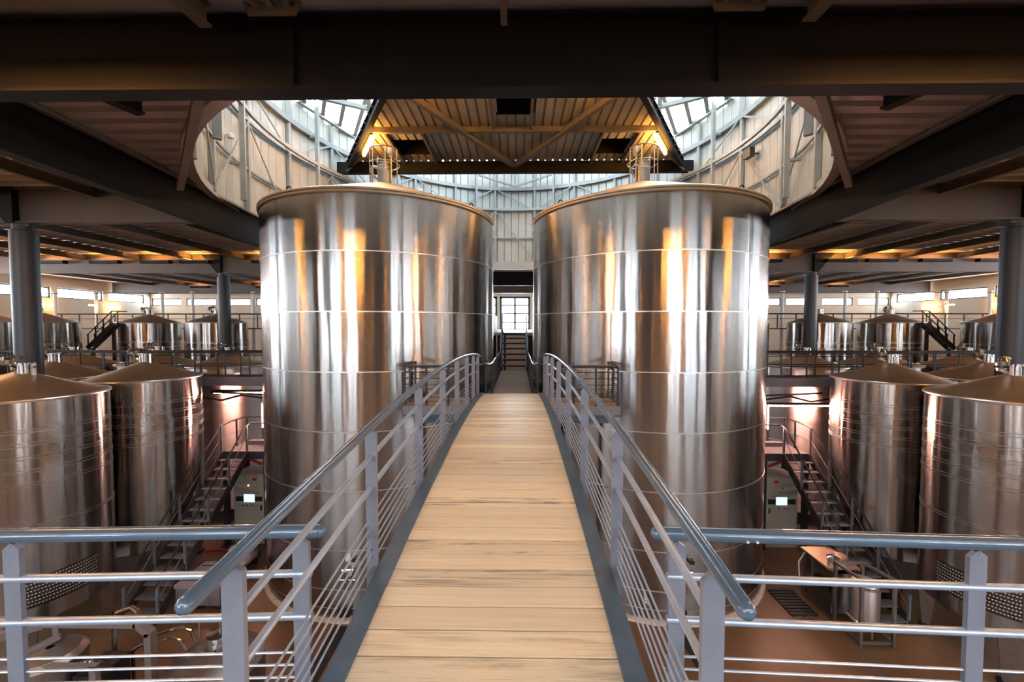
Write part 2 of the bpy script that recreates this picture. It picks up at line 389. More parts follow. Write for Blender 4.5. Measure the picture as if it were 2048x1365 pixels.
# main frame beams
BB = 2.25
def beam(name, p, q, h, b, label, m=BEAM, tf=.035, tw=.03):
    o = MB().ibeam(p, q, h, b, tf, tw).build(name, m, loc=[(i + j) / 2 for i, j in zip(p, q)], smooth=False)
    return struct(o, label, 'beam')
fb = thing('roof_beam', 'massive dark steel beam crossing the whole view overhead', 'beam', (0, 4.02, BB), kind='structure')
MB().ibeam((-26, 4.02, BB), (26, 4.02, BB), .70, .20, .03, .03).build('girder', DARK, fb, smooth=False)
for sg in (-1, 1):
    MB().b2((sg * 2.05 - .035, 3.96, BB + .03), (sg * 2.05 + .035, 4.0, BB + .67)).build('stiffener', DARK, fb, smooth=False)
for sg in (-1, 1):
    pts = [(sg * 6.42, 3.0, BB), (sg * 6.62, 6.7, BB), (sg * 7.1, 11.3, BB), (sg * 7.55, 17.2, BB)]
    t = thing('roof_beam', 'dark girder running back beside the %s edge of the round lantern' % SIDE[sg], 'beam', pts[1], kind='structure')
    for a, b in zip(pts, pts[1:]): MB().ibeam(a, b, .75, .22, .035, .03).build('girder', DARK, t, smooth=False)
    for a, b in zip(pts, pts[1:]):
        MB().bar((a[0] - sg * .16, a[1], 2.97), (b[0] - sg * .16, b[1], 2.97), .10, .05).build('ledger_angle', PURL, t, smooth=False)
for sg in (-1, 1):
    s_ = SIDE[sg]
    for y, n_ in ((8.9, 'nearest'), (17.2, 'middle'), (28.0, 'farthest')):
        x0 = 6.95 if y < 10 else (7.5 if y < 20 else 0.)
        beam('roof_beam', (sg * x0, y, BB), (sg * 27.9, y, BB), .75, .2, 'lamplit brown cross beam on the %s, %s of three in a row' % (s_, n_))
beam('roof_beam', (-7.5, 22.8, BB), (7.5, 22.8, BB), .95, .22, 'black beam seen between the two big tanks below the lantern', DARK)
beam('roof_beam', (-27.9, -2.3, 1.75), (27.9, -2.3, 1.75), 1.24, .24, 'unseen roof girder just behind the viewer, deepened to shade the front beam', DARK)  # unseen; made this deep to block rear light from the front beam's web
beam('roof_beam', (-27.9, -8.4, BB), (27.9, -8.4, BB), .72, .2, 'second roof beam behind the viewer', DARK)
# purlins
for sg in (-1, 1):
    k = 0
    for x in (9.1, 11.4, 13.65, 15.9, 18.2, 20.5, 22.8, 25.1):
        k += 1; t = MB()
        t.ibeam((sg * x, 4.15, 2.80), (sg * x, YF - .2, 2.80), .21, .11, .02, .02)
        struct(t.build('roof_purlin', PURL, loc=(sg * x, 10, 2.8), smooth=False), 'roof purlin %s from the lantern on the %s side' % (['first', 'second', 'third', 'fourth', 'fifth', 'sixth', 'seventh', 'eighth'][k - 1], SIDE[sg]), 'purlin')
    for x in (3.3, 6.5, 10.2, 14.4):
        struct(MB().ibeam((sg * x, YB + .2, 2.80), (sg * (x - .5), 3.9, 2.80), .21, .12, .02, .02).build('roof_purlin', PURL, loc=(sg * x, 0, 2.8), smooth=False), '%s purlin from the middle above the big front beam, %s half' % (ORD[(3.3, 6.5, 10.2, 14.4).index(x)], SIDE[sg]), 'purlin')
    # pale brace under the roof corner
    t = thing('roof_brace', 'pale diagonal steel strut in the %s corner of the lantern opening' % SIDE[sg], 'brace', (sg * 4.8, 6.3, 2.6), kind='structure')
    MB().bar((sg * 3.15, 4.3, 2.60), (sg * 6.18, 7.65, 2.60), .10, .13).build('strut', PURL, t, smooth=False)
    struct(MB().ibeam((sg * 5.35, 4.15, 2.82), (sg * 4.9, 5.5, 2.82), .19, .16, .02, .03).build('roof_purlin', DARK, loc=(sg * 4.7, 5, 2.8), smooth=False), 'short dark trimmer behind the front beam near the %s lantern edge' % SIDE[sg], 'purlin')
    # gusset plate above the front beam
    g = thing('gusset_plate', 'pale bolted gusset plate above the front beam on the %s' % SIDE[sg], 'plate', (sg * 2.15, 3.78, 2.86), kind='structure')
    x = sg * 2.12
    MB().ext([(x - .22, 3.80, 2.84), (x + .22, 3.80, 2.84), (x + .27, 3.80, 2.965), (x - .27, 3.80, 2.965)], (0, .02, 0)).build('plate', PURL, g, smooth=False)
    for dx in (-.2, -.15, .15, .2):
        MB().tube([(x + dx, 3.80, 2.925), (x + dx, 3.785, 2.925)], .012, 8).build('bolt', BLACKST, g)
    for dx in (-1, 0, 1):
        MB().bar((x + dx * .12, 3.83, 2.93), (x + dx * .55, 3.0, 2.985), .05, .05).build('brace_arm', PURL, g, smooth=False)
struct(MB().ibeam((0, YB + .2, 2.79), (0, 3.9, 2.79), .22, .06, .02, .03).build('roof_purlin', PURL, loc=(0, 0, 2.8), smooth=False), 'pale purlin meeting the front beam at mid width', 'purlin')

# columns
for sg in (-1, 1):
    for (x, y, r), n_ in zip(((10.83, 9.0, .225), (12.38, 17.3, .235), (15.2, 28.0, .22)), ('near', 'middle', 'far')):
        t = thing('column', 'round dark grey steel column standing among the tanks, %s one on the %s' % (n_, SIDE[sg]), 'column', (sg * x, y, -6.3), kind='structure')
        MB().lathe((sg * x, y, 0), [(.01, -6.3), (r, -6.3), (r, 2.1), (r * .8, 2.12), (r * .8, 2.24), (.01, 2.24)], 32).build('shaft', COLM, t)
        MB().b2((sg * x - .28, y - .14, 2.18), (sg * x + .28, y + .14, 2.245)).build('cap_plate', COLM, t, smooth=False)
        MB().ext([(sg * (x - .05), y - .02, 2.25), (sg * (x + .12), y - .02, 2.25), (sg * (x + .75), y - .02, 3.0), (sg * (x - .05), y - .02, 3.0)][::1], (0, -.22, 0)).build('gusset', DARK, t, smooth=False)

# ------------------------------------------------------------------ lantern drum
dr = thing('lantern_drum', 'round lantern with pale vertical cladding panels above the big tanks', 'lantern', (0, DC, DB), kind='structure')
NP = 132; da = 2 * PI / NP
def dp(r, ang, z): return (KX * r * math.cos(ang), DC + r * math.sin(ang), z)
for k in range(NP):
    a = PI / 2 - da / 2 + k * da
    MB().ext([dp(DR, a + da * .03, DB), dp(DR - .015, a + da * .08, DB), dp(DR - .015, a + da * .92, DB), dp(DR, a + da * .97, DB), dp(DR + .05, a + da * 1.0, DB), dp(DR + .05, a, DB)], (0, 0, DT - DB)).build('wall_panel', DRUM, dr, smooth=False)
def ring(name, r, z, w, h, m, n=66):
    MB().lathe((0, DC, z), [(r - w / 2, -h / 2), (r + w / 2, -h / 2), (r + w / 2, h / 2), (r - w / 2, h / 2), (r - w / 2, -h / 2)], n).squash(KX).build(name, m, dr)
ring('foot_ring', DR - .02, DB - .0, .18, .16, DRUM, 96)
ring('ring_girt', DR - .10, 6.5, .14, .16, DFRAME); ring('ring_girt', DR - .42, 5.45, .09, .10, DFRAME); ring('ring_girt', DR - .10, 5.5, .08, .07, DFRAME)
ring('ring_girt', DR - .10, 4.2, .06, .06, DFRAME)
NS = 24
for k in range(NS):
    an = PI / 2 + (k + .5) * 2 * PI / NS
    if -PI * .95 < ((an - PI / 2 + PI) % (2 * PI)) - PI < PI * .95:
        MB().bar(dp(DR - .1, an, DB), dp(DR - .1, an, DT), .10, .10, up=(math.cos(an), math.sin(an), 0)).build('stud', DFRAME, dr, smooth=False)
        if k % 2 == 0:
            a2 = an + 2 * PI / NS * .5
            MB().bar(dp(DR - .42, a2, DB + .1), dp(DR - .42, a2, DT), .08, .12, up=(math.cos(a2), math.sin(a2), 0)).build('inner_post', DFRAME, dr, smooth=False)
            for z in (4.0, 6.4):
                MB().bar(dp(DR - .42, a2, z), dp(DR - .1, a2, z), .06, .07).build('tie_bar', DFRAME, dr, smooth=False)
    for (z0, z1) in ((DB + .1, 5.45), (5.45, DT - 1.0)):
        b = an + 2 * PI / NS
        p_, q_ = (dp(DR - .13, an, z0), dp(DR - .13, b, z1)) if k % 2 else (dp(DR - .13, an, z1), dp(DR - .13, b, z0))
        MB().bar(p_, q_, .05, .03, up=(math.cos(an), math.sin(an), 0)).build('cross_brace', DFRAME, dr, smooth=False)
# panel strip that closes the far foot of the drum
MB().b2((-2.4, DC + DR - .3, 2.68), (2.4, DC + DR - .22, 3.02)).build('foot_fascia', DRUM, dr, smooth=False)
# speaker and camera on the drum wall
t = thing('loudspeaker', 'small black loudspeaker box fixed to the right lantern wall', 'loudspeaker', (6.95, 13.2, 5.0))
MB().box((6.95, 12.35, 5.1), (.16, .30, .26), Matrix.Rotation(.15, 3, 'Z')).build('case', BLK, t, smooth=False)
MB().bar((7.0, 12.35, 5.1), (7.35, 12.35, 5.1), .04, .04).build('bracket', BLACKST, t, smooth=False)
t = thing('sensor_box', 'small sensor head fixed on the left lantern wall', 'sensor', (-6.9, 10.0, 4.6))
MB().lathe((-6.85, 10.0, 4.62), [(.01, -.06), (.07, -.05), (.08, .03), (.05, .07), (.01, .08)], 14).build('head', WHITE, t)
MB().bar((-6.85, 10.0, 4.64), (-7.1, 9.95, 4.64), .03, .03).build('bracket', WHITE, t, smooth=False)
# glazed top with purlins
gt = thing('skylight', 'ribbed translucent skylight over the round lantern', 'skylight', (0, DC, DT), kind='structure')
sp = .62
for sg in (-1, 1):
    d = Vector((sg * .5 * -1, .866, 0)) * -1; d = Vector((-sg * .5, -.866, 0))   # purlin direction
    nrm = Vector((d.y, -d.x, 0))
    for k in range(-13, 14):
        off = k * sp; L = DR * DR - off * off
        if L <= .3: continue
        L = math.sqrt(L); c0 = Vector((0, DC, DT - .08)) + nrm * off
        p_, q_ = c0 - d * L, c0 + d * L
        # keep own half
        def clip(p_, q_):
            if sg * p_.x < 0 and sg * q_.x < 0: return None
            if sg * p_.x < 0: tt = p_.x / (p_.x - q_.x); p_ = p_.lerp(q_, tt)
            elif sg * q_.x < 0: tt = q_.x / (q_.x - p_.x); q_ = q_.lerp(p_, tt)
            return p_, q_
        r_ = clip(p_, q_)
        if r_: MB().bar(r_[0], r_[1], .13, .15).squash(KX).build('purlin', DFRAME, gt, smooth=False)
for k in range(-12, 13):       # ribbed sheets, split at the canopy axis
    x0, x1 = k * .6 - .3, k * .6 + .3
    m0 = min(abs(x0), abs(x1)) if x0 * x1 > 0 else 0; h0 = math.sqrt(max(DR ** 2 - min(max(abs(x0), abs(x1)), DR) ** 2, 0)) + .05
    if h0 < .2: continue
    n_ = 6; ysp = max(DC - h0, 10.6)
    for nm, mt, ya_, yb_ in (('roof_sheet', CANOPY, DC - h0, ysp), ('glazing_sheet', SKYG, ysp, DC + h0)):
        if yb_ - ya_ < .05: continue
        mb = MB()
        for j in range(n_):
            a0_, a1_ = x0 + (x1 - x0) * j / n_, x0 + (x1 - x0) * (j + 1) / n_; zz = DT + .03 + (.03 if j % 2 else 0)
            mb.add([(a0_, ya_, zz), (a1_, ya_, zz), (a1_, yb_, zz), (a0_, yb_, zz)], [(0, 1, 2, 3)])
        mb.squash(KX).build(nm, mt, gt, smooth=False, solid=False)
for sg in (-1, 1):
    MB().bar((sg * 6.7, 12.7, 7.2), (sg * 4.6, 13.4, 7.0), .13, .12).build('truss_bar', DFRAME, gt, smooth=False)
    MB().bar((sg * 4.0, 11.2, 7.2), (sg * 4.9, 14.2, 6.9), .13, .12).build('truss_bar', DFRAME, gt, smooth=False)
    MB().bar((sg * 7.0, 13.4, 7.32), (sg * 6.2, 16.0, 7.32), .12, .12).build('edge_bar', DFRAME, gt, smooth=False)
portal('portal_lantern', (0, 15.2, DT + .25), 14.6, 9.2, (0, 0, 0))
# hexagonal canopy hung below the skylight
ca = thing('canopy_roof', 'tan ribbed metal canopy with dark hip beams under the lantern', 'canopy', (0, 13, 6.1), kind='structure')
CY0, CY1 = 8.2, 15.3
def hipx(y): return 3.65 + (y - 11.18) * .602
holes = [(-.58, .50, 10.6, 12.02), (-4.0, -2.9, 13.55, 14.75), (2.82, 3.92, 13.55, 14.75)]
pw = .27
xs = []; x = -hipx(CY1)
while x < hipx(CY1) - .02: xs.append(x); x += pw
for x in xs:
    xm = x + pw / 2; ylo = max(CY0, 11.18 + (abs(xm) - 3.65) / .602)
    segs = [(ylo, CY1)]
    for h in holes:
        if h[0] < xm < h[1]: segs = [s2 for s1 in segs for s2 in ((s1[0], min(s1[1], h[2])), (max(s1[0], h[3]), s1[1])) if s2[1] - s2[0] > .05]
    for a0_, a1_ in segs:
        mb = MB(); z = 6.1
        mb.ext([(x + .002, a0_, z + .05), (x + .025, a0_, z), (x + pw - .045, a0_, z), (x + pw - .03, a0_, z + .05), (x + pw + .006, a0_, z + .05), (x + pw + .006, a0_, z + .07), (x + .002, a0_, z + .07)], (0, a1_ - a0_, 0))
        mb.build('roof_panel', CANOPY, ca, smooth=False)
for h in holes:
    MB().b2((h[0], h[2], 6.11), (h[0] + .04, h[3], 6.75)).b2((h[1] - .04, h[2], 6.11), (h[1], h[3], 6.75)).b2((h[0], h[2], 6.11), (h[1], h[2] + .04, 6.75)).b2((h[0], h[3] - .04, 6.11), (h[1], h[3], 6.75)).b2((h[0], h[2], 6.72), (h[1], h[3], 6.76)).build('vent_shaft', DARK, ca, smooth=False)
    MB().b2((h[0] - .3, h[2] - .1, 6.175), (h[0] + .01, h[3] + .1, 6.19)).b2((h[1] - .01, h[2] - .1, 6.175), (h[1] + .3, h[3] + .1, 6.19)).build('shaft_flashing', DARK, ca, smooth=False)
    for xx in (h[0] - .03, h[1] + .03):
        y1_ = CY1 if h[2] > 12.5 else 12.7
        MB().b2((xx - .035, h[2] - .55, 5.98), (xx + .035, y1_, 6.10)).build('trimmer', PURL, ca, smooth=False)
for sg in (-1, 1):
    MB().ibeam((sg * hipx(CY0), CY0, 5.80), (sg * hipx(15.6), 15.6, 5.80), .34, .16, .03, .04).build('hip_beam', DARK, ca, smooth=False)
    MB().bar((sg * .02, 15.25, 5.90), (sg * 2.95, 10.3, 5.98), .15, .15).build('diagonal_brace', PURL, ca, smooth=False)
MB().b2((-6.75, 15.25, 5.66), (6.75, 15.42, 6.08)).build('eaves_beam', DARK, ca, smooth=False)
MB().b2((-hipx(12.75) + .1, 12.68, 5.94), (hipx(12.75) - .1, 12.80, 6.10)).build('cross_purlin', PURL, ca, smooth=False)
MB().b2((-hipx(9.6) + .1, 9.55, 5.94), (hipx(9.6) - .1, 9.7, 6.10)).build('cross_purlin', PURL, ca, smooth=False)
for sg in (-1, 1):
    MB().bar((sg * 6.45, 15.4, 5.68), (sg * 6.1, 15.6, 5.2), .07, .07).build('hanger', DFRAME, ca, smooth=False)
    MB().bar((sg * 6.3, 15.35, 5.7), (sg * 5.35, 14.6, 6.05), .06, .06).build('hanger', PURL, ca, smooth=False)
for dx, dz in ((-1.7, 0), (1.7, 0)):       # kingpost truss on the far drum wall
    MB().bar((0, DC + DR - .5, 6.5), (dx, DC + DR - .6, 7.0), .07, .07).build('truss_bar', DFRAME, dr, smooth=False)
MB().bar((0, DC + DR - .5, 6.5), (0, DC + DR - .5, 7.2), .07, .07).build('truss_bar', DFRAME, dr, smooth=False)

# fluorescent battens
def batten(p, q, label, drop=(0, 0, -.05), m=TUBE, r=.035, group=None, housing=True):
    p = Vector(p); q = Vector(q); d = Vector(drop)
    t = thing('tube_lamp', label, 'lamp', tuple((p + q) / 2), group)
    if housing: MB().bar(p - d * .2, q - d * .2, .10, .05).build('housing', DARK, t, smooth=False)
    MB().tube([p + d, q + d], r, 10).build('tube', m, t)
    for e in (p, q): MB().bar(e + d * 1.6 - (q - p).normalized() * .02, e - d * .4 - (q - p).normalized() * .02, .06, .03).build('end_cap', DARK, t, smooth=False)
    return t
for sg in (-1, 1):
    batten((sg * 4.28, 12.5, 5.80), (sg * 5.08, 13.85, 5.80), 'glowing tube lamp on the %s hip beam of the canopy' % SIDE[sg], (-sg * .05, 0, -.06), m=TUBEH, r=.055)
    batten((sg * 2.2, 8.8, 5.80), (sg * 3.0, 10.15, 5.80), 'tube lamp higher up the %s hip beam of the canopy' % SIDE[sg], (-sg * .05, 0, -.06), m=TUBEH, r=.05)
for sg in (-1, 1):
    for k, x in enumerate((1.6, 5.0, 8.6)):
        t = batten((sg * x, -5.95, 1.43), (sg * x, -4.85, 1.43), '%s pendant tube lamp outward, behind the viewer on the %s' % (ORD[k], SIDE[sg]), r=.03)
        for dx in (-.4, .4): MB().tube([(sg * x, -5.4 + dx, 1.44), (sg * x, -5.4 + dx, 3.03)], .01, 6).build('drop_rod', BLACKST, t)
    for k, (x, y) in enumerate(((2.4, -9.3), (7.3, -.8), (12.0, -1.0), (17.0, 1.0), (11.5, 5.0))):
        t = batten((sg * x, y - .5, 2.3), (sg * x, y + .5, 2.3), 'tube lamp set lengthwise behind the viewer, %s one outward on the %s' % (ORD[k], SIDE[sg]), r=.03)
        for dy in (-.4, .4): MB().tube([(sg * x, y + dy, 2.31), (sg * x, y + dy, 3.03)], .01, 6).build('drop_rod', BLACKST, t)
    for k, (x, y) in enumerate(((14.6, 8.0), (18.6, 12.6), (22.8, 15.6))):
        t = batten((sg * x - .5, y, 2.2), (sg * x + .5, y, 2.2), 'crosswise tube lamp over the outer %s bay, %s outward' % (SIDE[sg], ORD[k]), r=.035)
        for dx in (-.4, .4): MB().tube([(sg * x + dx, y, 2.21), (sg * x + dx, y, 3.03)], .01, 6).build('drop_rod', BLACKST, t)
    for k, y in enumerate((19.5, 24.0, 28.0)):
        batten((sg * 27.95, y - .5, 1.3), (sg * 27.95, y + .5, 1.3), 'wall tube lamp below the %s clerestory, %s from the viewer' % (SIDE[sg], ORD[k]), (-sg * .05, 0, 0), r=.03)
    for k, (x, y, L_) in enumerate(((4.35, 2.75, 1.1),)):
        t = thing('reflector_lamp', '%s reflector lamp outward under the roof above the viewer, %s side' % (ORD[k], SIDE[sg]), 'lamp', (sg * x, y, 2.32))
        xx = sg * x
        MB().b2((xx - L_ - .1, y - .16, 2.38), (xx + L_ + .1, y + .16, 2.40)).b2((xx - L_ - .1, y - .16, 2.315), (xx + L_ + .1, y - .145, 2.40)).b2((xx - L_ - .1, y + .145, 2.335), (xx + L_ + .1, y + .16, 2.40)).b2((xx - L_ - .1, y - .16, 2.30), (xx - L_ - .08, y + .16, 2.40)).b2((xx + L_ + .08, y - .16, 2.30), (xx + L_ + .1, y + .16, 2.40)).build('reflector', DARK, t, smooth=False)
        MB().tube([(xx - L_, y, 2.33), (xx + L_, y, 2.33)], .03, 10).build('tube', TUBE, t)
        for dx in (-.4, .4): MB().tube([(xx + dx * L_, y, 2.39), (xx + dx * L_, y, 3.03)], .01, 6).build('drop_rod', BLACKST, t)
# shaded uplights on the cross beams: dark trough below, tube hidden in it
def uplight(x, y, z, label):
    t = thing('trough_lamp', label, 'lamp', (x, y, z))
    MB().ext([(x - .6, y - .10, z + .10), (x - .6, y - .085, z + .10), (x - .6, y - .06, z + .02), (x - .6, y + .06, z + .02), (x - .6, y + .085, z + .10), (x - .6, y + .10, z + .10), (x - .6, y + .07, z), (x - .6, y - .07, z)], (1.2, 0, 0)).build('trough', DARK, t, smooth=False)
    MB().tube([(x - .48, y, z + .045), (x + .48, y, z + .045)], .018, 8).build('tube', TUBE, t)
    for e in (-.6, .57): MB().b2((x + e, y - .10, z), (x + e + .03, y + .10, z + .13)).build('end_plate', DARK, t, smooth=False)
    MB().bar((x, y + .1, z + .03), (x, y + .16, z + .03), .05, .05).build('bracket', DARK, t, smooth=False)
for sg in (-1, 1):
    for k, x in enumerate((10.3, 13.3, 14.95, 17.1, 19.4)):
        uplight(sg * x, 16.95, 2.62, 'trough lamp on the middle %s cross beam, %s outward' % (SIDE[sg], ORD[k]))
    for k, x in enumerate((12.5, 17.1, 21.6)):
        uplight(sg * x, 27.75, 2.62, 'trough lamp under the far roof bay, %s outward on the %s' % (ORD[k], SIDE[sg]))

# ================================================================== THE TWO GREAT TANKS
TX, TY, TR = 3.56, 11.444, 3.0
SEAMS = (1.569, .308, -.963, -2.230, -3.493, -4.766, -5.62, -6.02)
for sg in (-1, 1):
    cx = sg * TX; s_ = SIDE[sg]
    t = thing('wine_vat', 'towering brushed stainless steel vat %s of the footbridge' % s_, 'tank', (cx, TY, -6.3), 'the two giant vats')
    MB().lathe((cx, TY, 0), [(.02, -6.25), (TR, -6.25), (TR, 2.77)], 160).build('shell', STEEL, t)
    for z in SEAMS:
        MB().lathe((cx, TY, z), [(TR - .004, -.014), (TR + .005, -.009), (TR + .005, .009), (TR - .004, .014)], 128).build('weld_seam', WELD, t)
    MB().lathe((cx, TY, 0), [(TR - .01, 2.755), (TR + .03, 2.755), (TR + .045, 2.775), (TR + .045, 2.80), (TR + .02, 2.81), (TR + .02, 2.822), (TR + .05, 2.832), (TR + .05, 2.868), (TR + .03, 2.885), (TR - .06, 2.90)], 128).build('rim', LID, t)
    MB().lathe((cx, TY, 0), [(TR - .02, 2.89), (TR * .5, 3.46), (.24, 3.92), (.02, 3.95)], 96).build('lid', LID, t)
    MB().lathe((cx, TY, 0), [(TR + .08, -6.3), (TR + .07, -6.24), (TR - .02, -6.22)], 96).build('base_seal', GRIME, t)
    # neck with guard cage on the lid
    nk = MB().lathe((cx, TY, 0), [(.02, 3.80), (.20, 3.80), (.20, 4.46), (.215, 4.46), (.215, 4.50), (.02, 4.51)], 28).build('neck', SATIN, t)
    MB().lathe((cx, TY, 0), [(.20, 4.30), (.212, 4.31), (.212, 4.34), (.20, 4.35)], 28).build('clamp_band', POLISH, nk)
    cg = MB()
    R_ = .40
    def cp(an, r, z): return (cx + r * math.cos(an), TY + r * math.sin(an), z)
    arc = [cp(PI * (.75 + 1.15 * k / 16) if sg < 0 else PI * (.25 - 1.15 * k / 16), R_, 4.84) for k in range(17)]
    cage = cg.tube(arc, .018, 8).tube([cp(2 * PI * k / 24, R_, 4.47) for k in range(24)], .014, 8, closed=True).build('guard_rail', POLISH, t)
    for k in (0, 4, 8, 12, 16):
        x, y, _ = arc[k]; MB().tube([(x, y, 3.78), (x, y, 4.84)], .014, 8).build('guard_post', SATIN, t)
    MB().tube([cp(PI * 1.1, .20, 4.05), cp(PI * 1.1, .33, 4.2), cp(PI * 1.1, .36, 4.3), cp(PI * 1.15, .30, 4.38), cp(PI * 1.2, .19, 4.36)], .035, 10).build('bent_pipe', POLISH, t)
    vx = cx - sg * .22
    MB().tube([(vx, TY - .12, 3.8), (vx, TY - .12, 4.6), (vx - .04, TY - .12, 4.66)], .022, 8).build('riser_pipe', SATIN, t)
    mo = MB().lathe((vx - .02, TY - .12, 4.62), [(.01, 0), (.04, 0), (.045, .06), (.075, .10), (.075, .25), (.065, .27), (.01, .27)], 16).build('actuator', WHITE, t, label='pale valve actuator on the tank neck')
    MB().tube([(vx + .05, TY - .1, 4.66), (vx + .13, TY - .1, 4.70), (vx + .15, TY - .1, 4.63), (vx + .09, TY - .1, 4.56)], .018, 8).build('bracket', POLISH, mo)
    for an in (-.5, -2.55, .9, 2.3, -1.1 if sg > 0 else -2.0):
        x, y = cx + 2.92 * math.cos(an), TY + 2.92 * math.sin(an); tv = Vector((-math.sin(an), math.cos(an), 0))
        c0 = Vector((x, y, 2.885)); P = [c0 + tv * (.075 * math.cos(PI * k / 8)) + Vector((0, 0, .02 + .085 * math.sin(PI * k / 8))) for k in range(9)]
        MB().tube([c0 + tv * .09] + P + [c0 - tv * .09], .014, 6).build('lifting_lug', DARK, t)
    # sampling valves low on the front
    ax = cx - sg * .03
    def fr(x): return TY - math.sqrt(TR * TR - (x - cx) ** 2)
    MB().b2((ax + .07 - .05, fr(ax) - .02, -4.98), (ax + .07 + .05, fr(ax) + .04, -4.82)).build('tag_plate', WHITE, t, smooth=False)
    MB().b2((ax + .17, fr(ax) - .10, -4.95), (ax + .27, fr(ax) + .04, -4.87)).build('sensor_head', BLK, t)
    va = MB().tube([(ax + .1, fr(ax) + .04, -5.28), (ax + .1, fr(ax) - .16, -5.28)], .05, 14).tube([(ax + .1, fr(ax) - .16, -5.10), (ax + .1, fr(ax) - .16, -5.5)], .055, 14).build('sampling_valve', POLISH, t)
    MB().tube([(ax - .08, fr(ax) - .17, -5.28), (ax + .28, fr(ax) - .17, -5.28)], .016, 8).build('lever', POLISH, va)
    MB().tube([(ax - .02, fr(ax) - .1, -5.12), (ax + .22, fr(ax) - .1, -5.1)], .03, 8).build('hose_stub', POLISH, va)
    bx = cx - sg * .75
    MB().tube([(bx, fr(bx) + .04, -5.8), (bx, fr(bx) - .14, -5.8), (bx + .08, fr(bx) - .16, -5.86)], .04, 10).build('drain_cock', POLISH, t)
    MB().b2((ax - .12, fr(ax) - .12, -6.12), (ax + .12, fr(ax) + .05, -5.92)).build('foot_box', BLK, t, smooth=False)

# ================================================================== SMALLER CONE-TOPPED TANKS
def small_tank(loc, R, zr, zb, label, group, bands, neck=True, legs=True, cone=.40, seg=72, extra=None, sm=None):
    x, y = loc
    t = thing('conical_tank', label, 'tank', (x, y, -6.3), group)
    MB().lathe((x, y, 0), [(.05, zb - .22), (R * .55, zb - .16), (R * .96, zb), (R, zb + .04), (R, zr)], seg).build('shell', sm or STEEL2, t)
    MB().lathe((x, y, 0), [(R - .005, zr - .03), (R + .02, zr - .025), (R + .025, zr), (R + .015, zr + .02), (R - .03, zr + .03)], seg).build('rim', WELD, t)
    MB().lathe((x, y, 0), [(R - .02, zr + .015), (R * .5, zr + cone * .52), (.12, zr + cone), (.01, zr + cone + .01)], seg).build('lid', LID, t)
    for z in bands:
        MB().lathe((x, y, z), [(R - .003, -.036), (R + .006, -.032), (R + .006, -.024), (R - .003, -.020), (R - .003, .020), (R + .006, .024), (R + .006, .032), (R - .003, .036)], seg).build('jacket_band', BANDM, t)
    if legs:
        for k in range(4):
            an = PI / 4 + k * PI / 2; px, py = x + R * .86 * math.cos(an), y + R * .86 * math.sin(an)
            MB().lathe((px, py, 0), [(.03, zb + .10), (.21, zb + .08), (.085, -6.24), (.085, -6.22)], 4).build('leg', SATIN, t, smooth=False)
            MB().lathe((px, py, 0), [(.01, -6.22), (.13, -6.26), (.13, -6.3), (.01, -6.3)], 12).build('foot_pad', BLK, t)
    if neck:
        za = zr + cone
        nk = MB().lathe((x, y, 0), [(.11, za - .06), (.11, za + .17), (.14, za + .17), (.14, za + .21), (.01, za + .22)], 18).build('neck', STEEL2, t)
        MB().tube([(x - .11, y, za + .05), (x - .24, y, za + .10), (x - .27, y, za + .22), (x - .20, y, za + .32), (x - .08, y, za + .30)], .045, 8).build('vent_elbow', POLISH, nk)
        MB().tube([(x - .36, y - .02, za + .16), (x + .22, y - .02, za + .13)], .022, 6).build('cross_bar', BLACKST, nk)
        MB().lathe((x - .27, y - .08, za + .24), [(.01, -.06), (.075, -.05), (.085, .03), (.05, .09), (.01, .1)], 12).build('valve_cap', POLISH, nk)
        MB().tube([(x + .16, y, za - .04), (x + .16, y, za + .20)], .05, 8).build('pipe_stub', STEEL2, t)
    if extra: extra(t, x, y, R, zr, zb)
    return t
def level_pipe(sg):
    def f(t, x, y, R, zr, zb):
        # sight-glass pipe, perforated cover and rating plate on the face turned to the bridge
        a1 = math.atan2(-y, -x) + sg * .50
        def sp_(an, r, z): return (x + r * math.cos(an), y + r * math.sin(an), z)
        a2 = a1 + sg * 1.0
        pts = [sp_(a1 + (a2 - a1) * k / 8, R + .05, -2.03) for k in range(8, 0, -1)] + [sp_(a1, R + .05, -2.06), sp_(a1, R + .05, -2.2), sp_(a1, R + .05, -5.6)]
        MB().tube(pts, .028, 8).build('level_pipe', SATIN, t)
        b0, b1 = a1 - sg * .30, a1 - sg * 1.25
        mb = MB(); n = 14
        for k in range(n):
            c0, c1 = b0 + (b1 - b0) * k / n, b0 + (b1 - b0) * (k + 1) / n
            mb.add([sp_(c0, R + .012, -5.05), sp_(c1, R + .012, -5.05), sp_(c1, R + .012, -4.52), sp_(c0, R + .012, -4.52)], [(0, 1, 2, 3)])
        pl = mb.build('perforated_cover', COVER, t, solid=False)
        mb = MB()
        for j in range(8):
            for k in range(26):
                c0 = b0 + (b1 - b0) * (k + .3 + .25 * (j % 2)) / 26; c1 = c0 + (b1 - b0) * .55 / 26; z = -5.0 + j * .062
                mb.add([sp_(c0, R + .016, z), sp_(c1, R + .016, z), sp_(c1, R + .016, z + .018), sp_(c0, R + .016, z + .018)], [(0, 1, 2, 3)])
        mb.build('slots', WHITE, pl, smooth=False, solid=False)['kind'] = 'stuff'
    return f
BANDS = (-1.86, -2.10, -2.34, -2.58, -2.82)
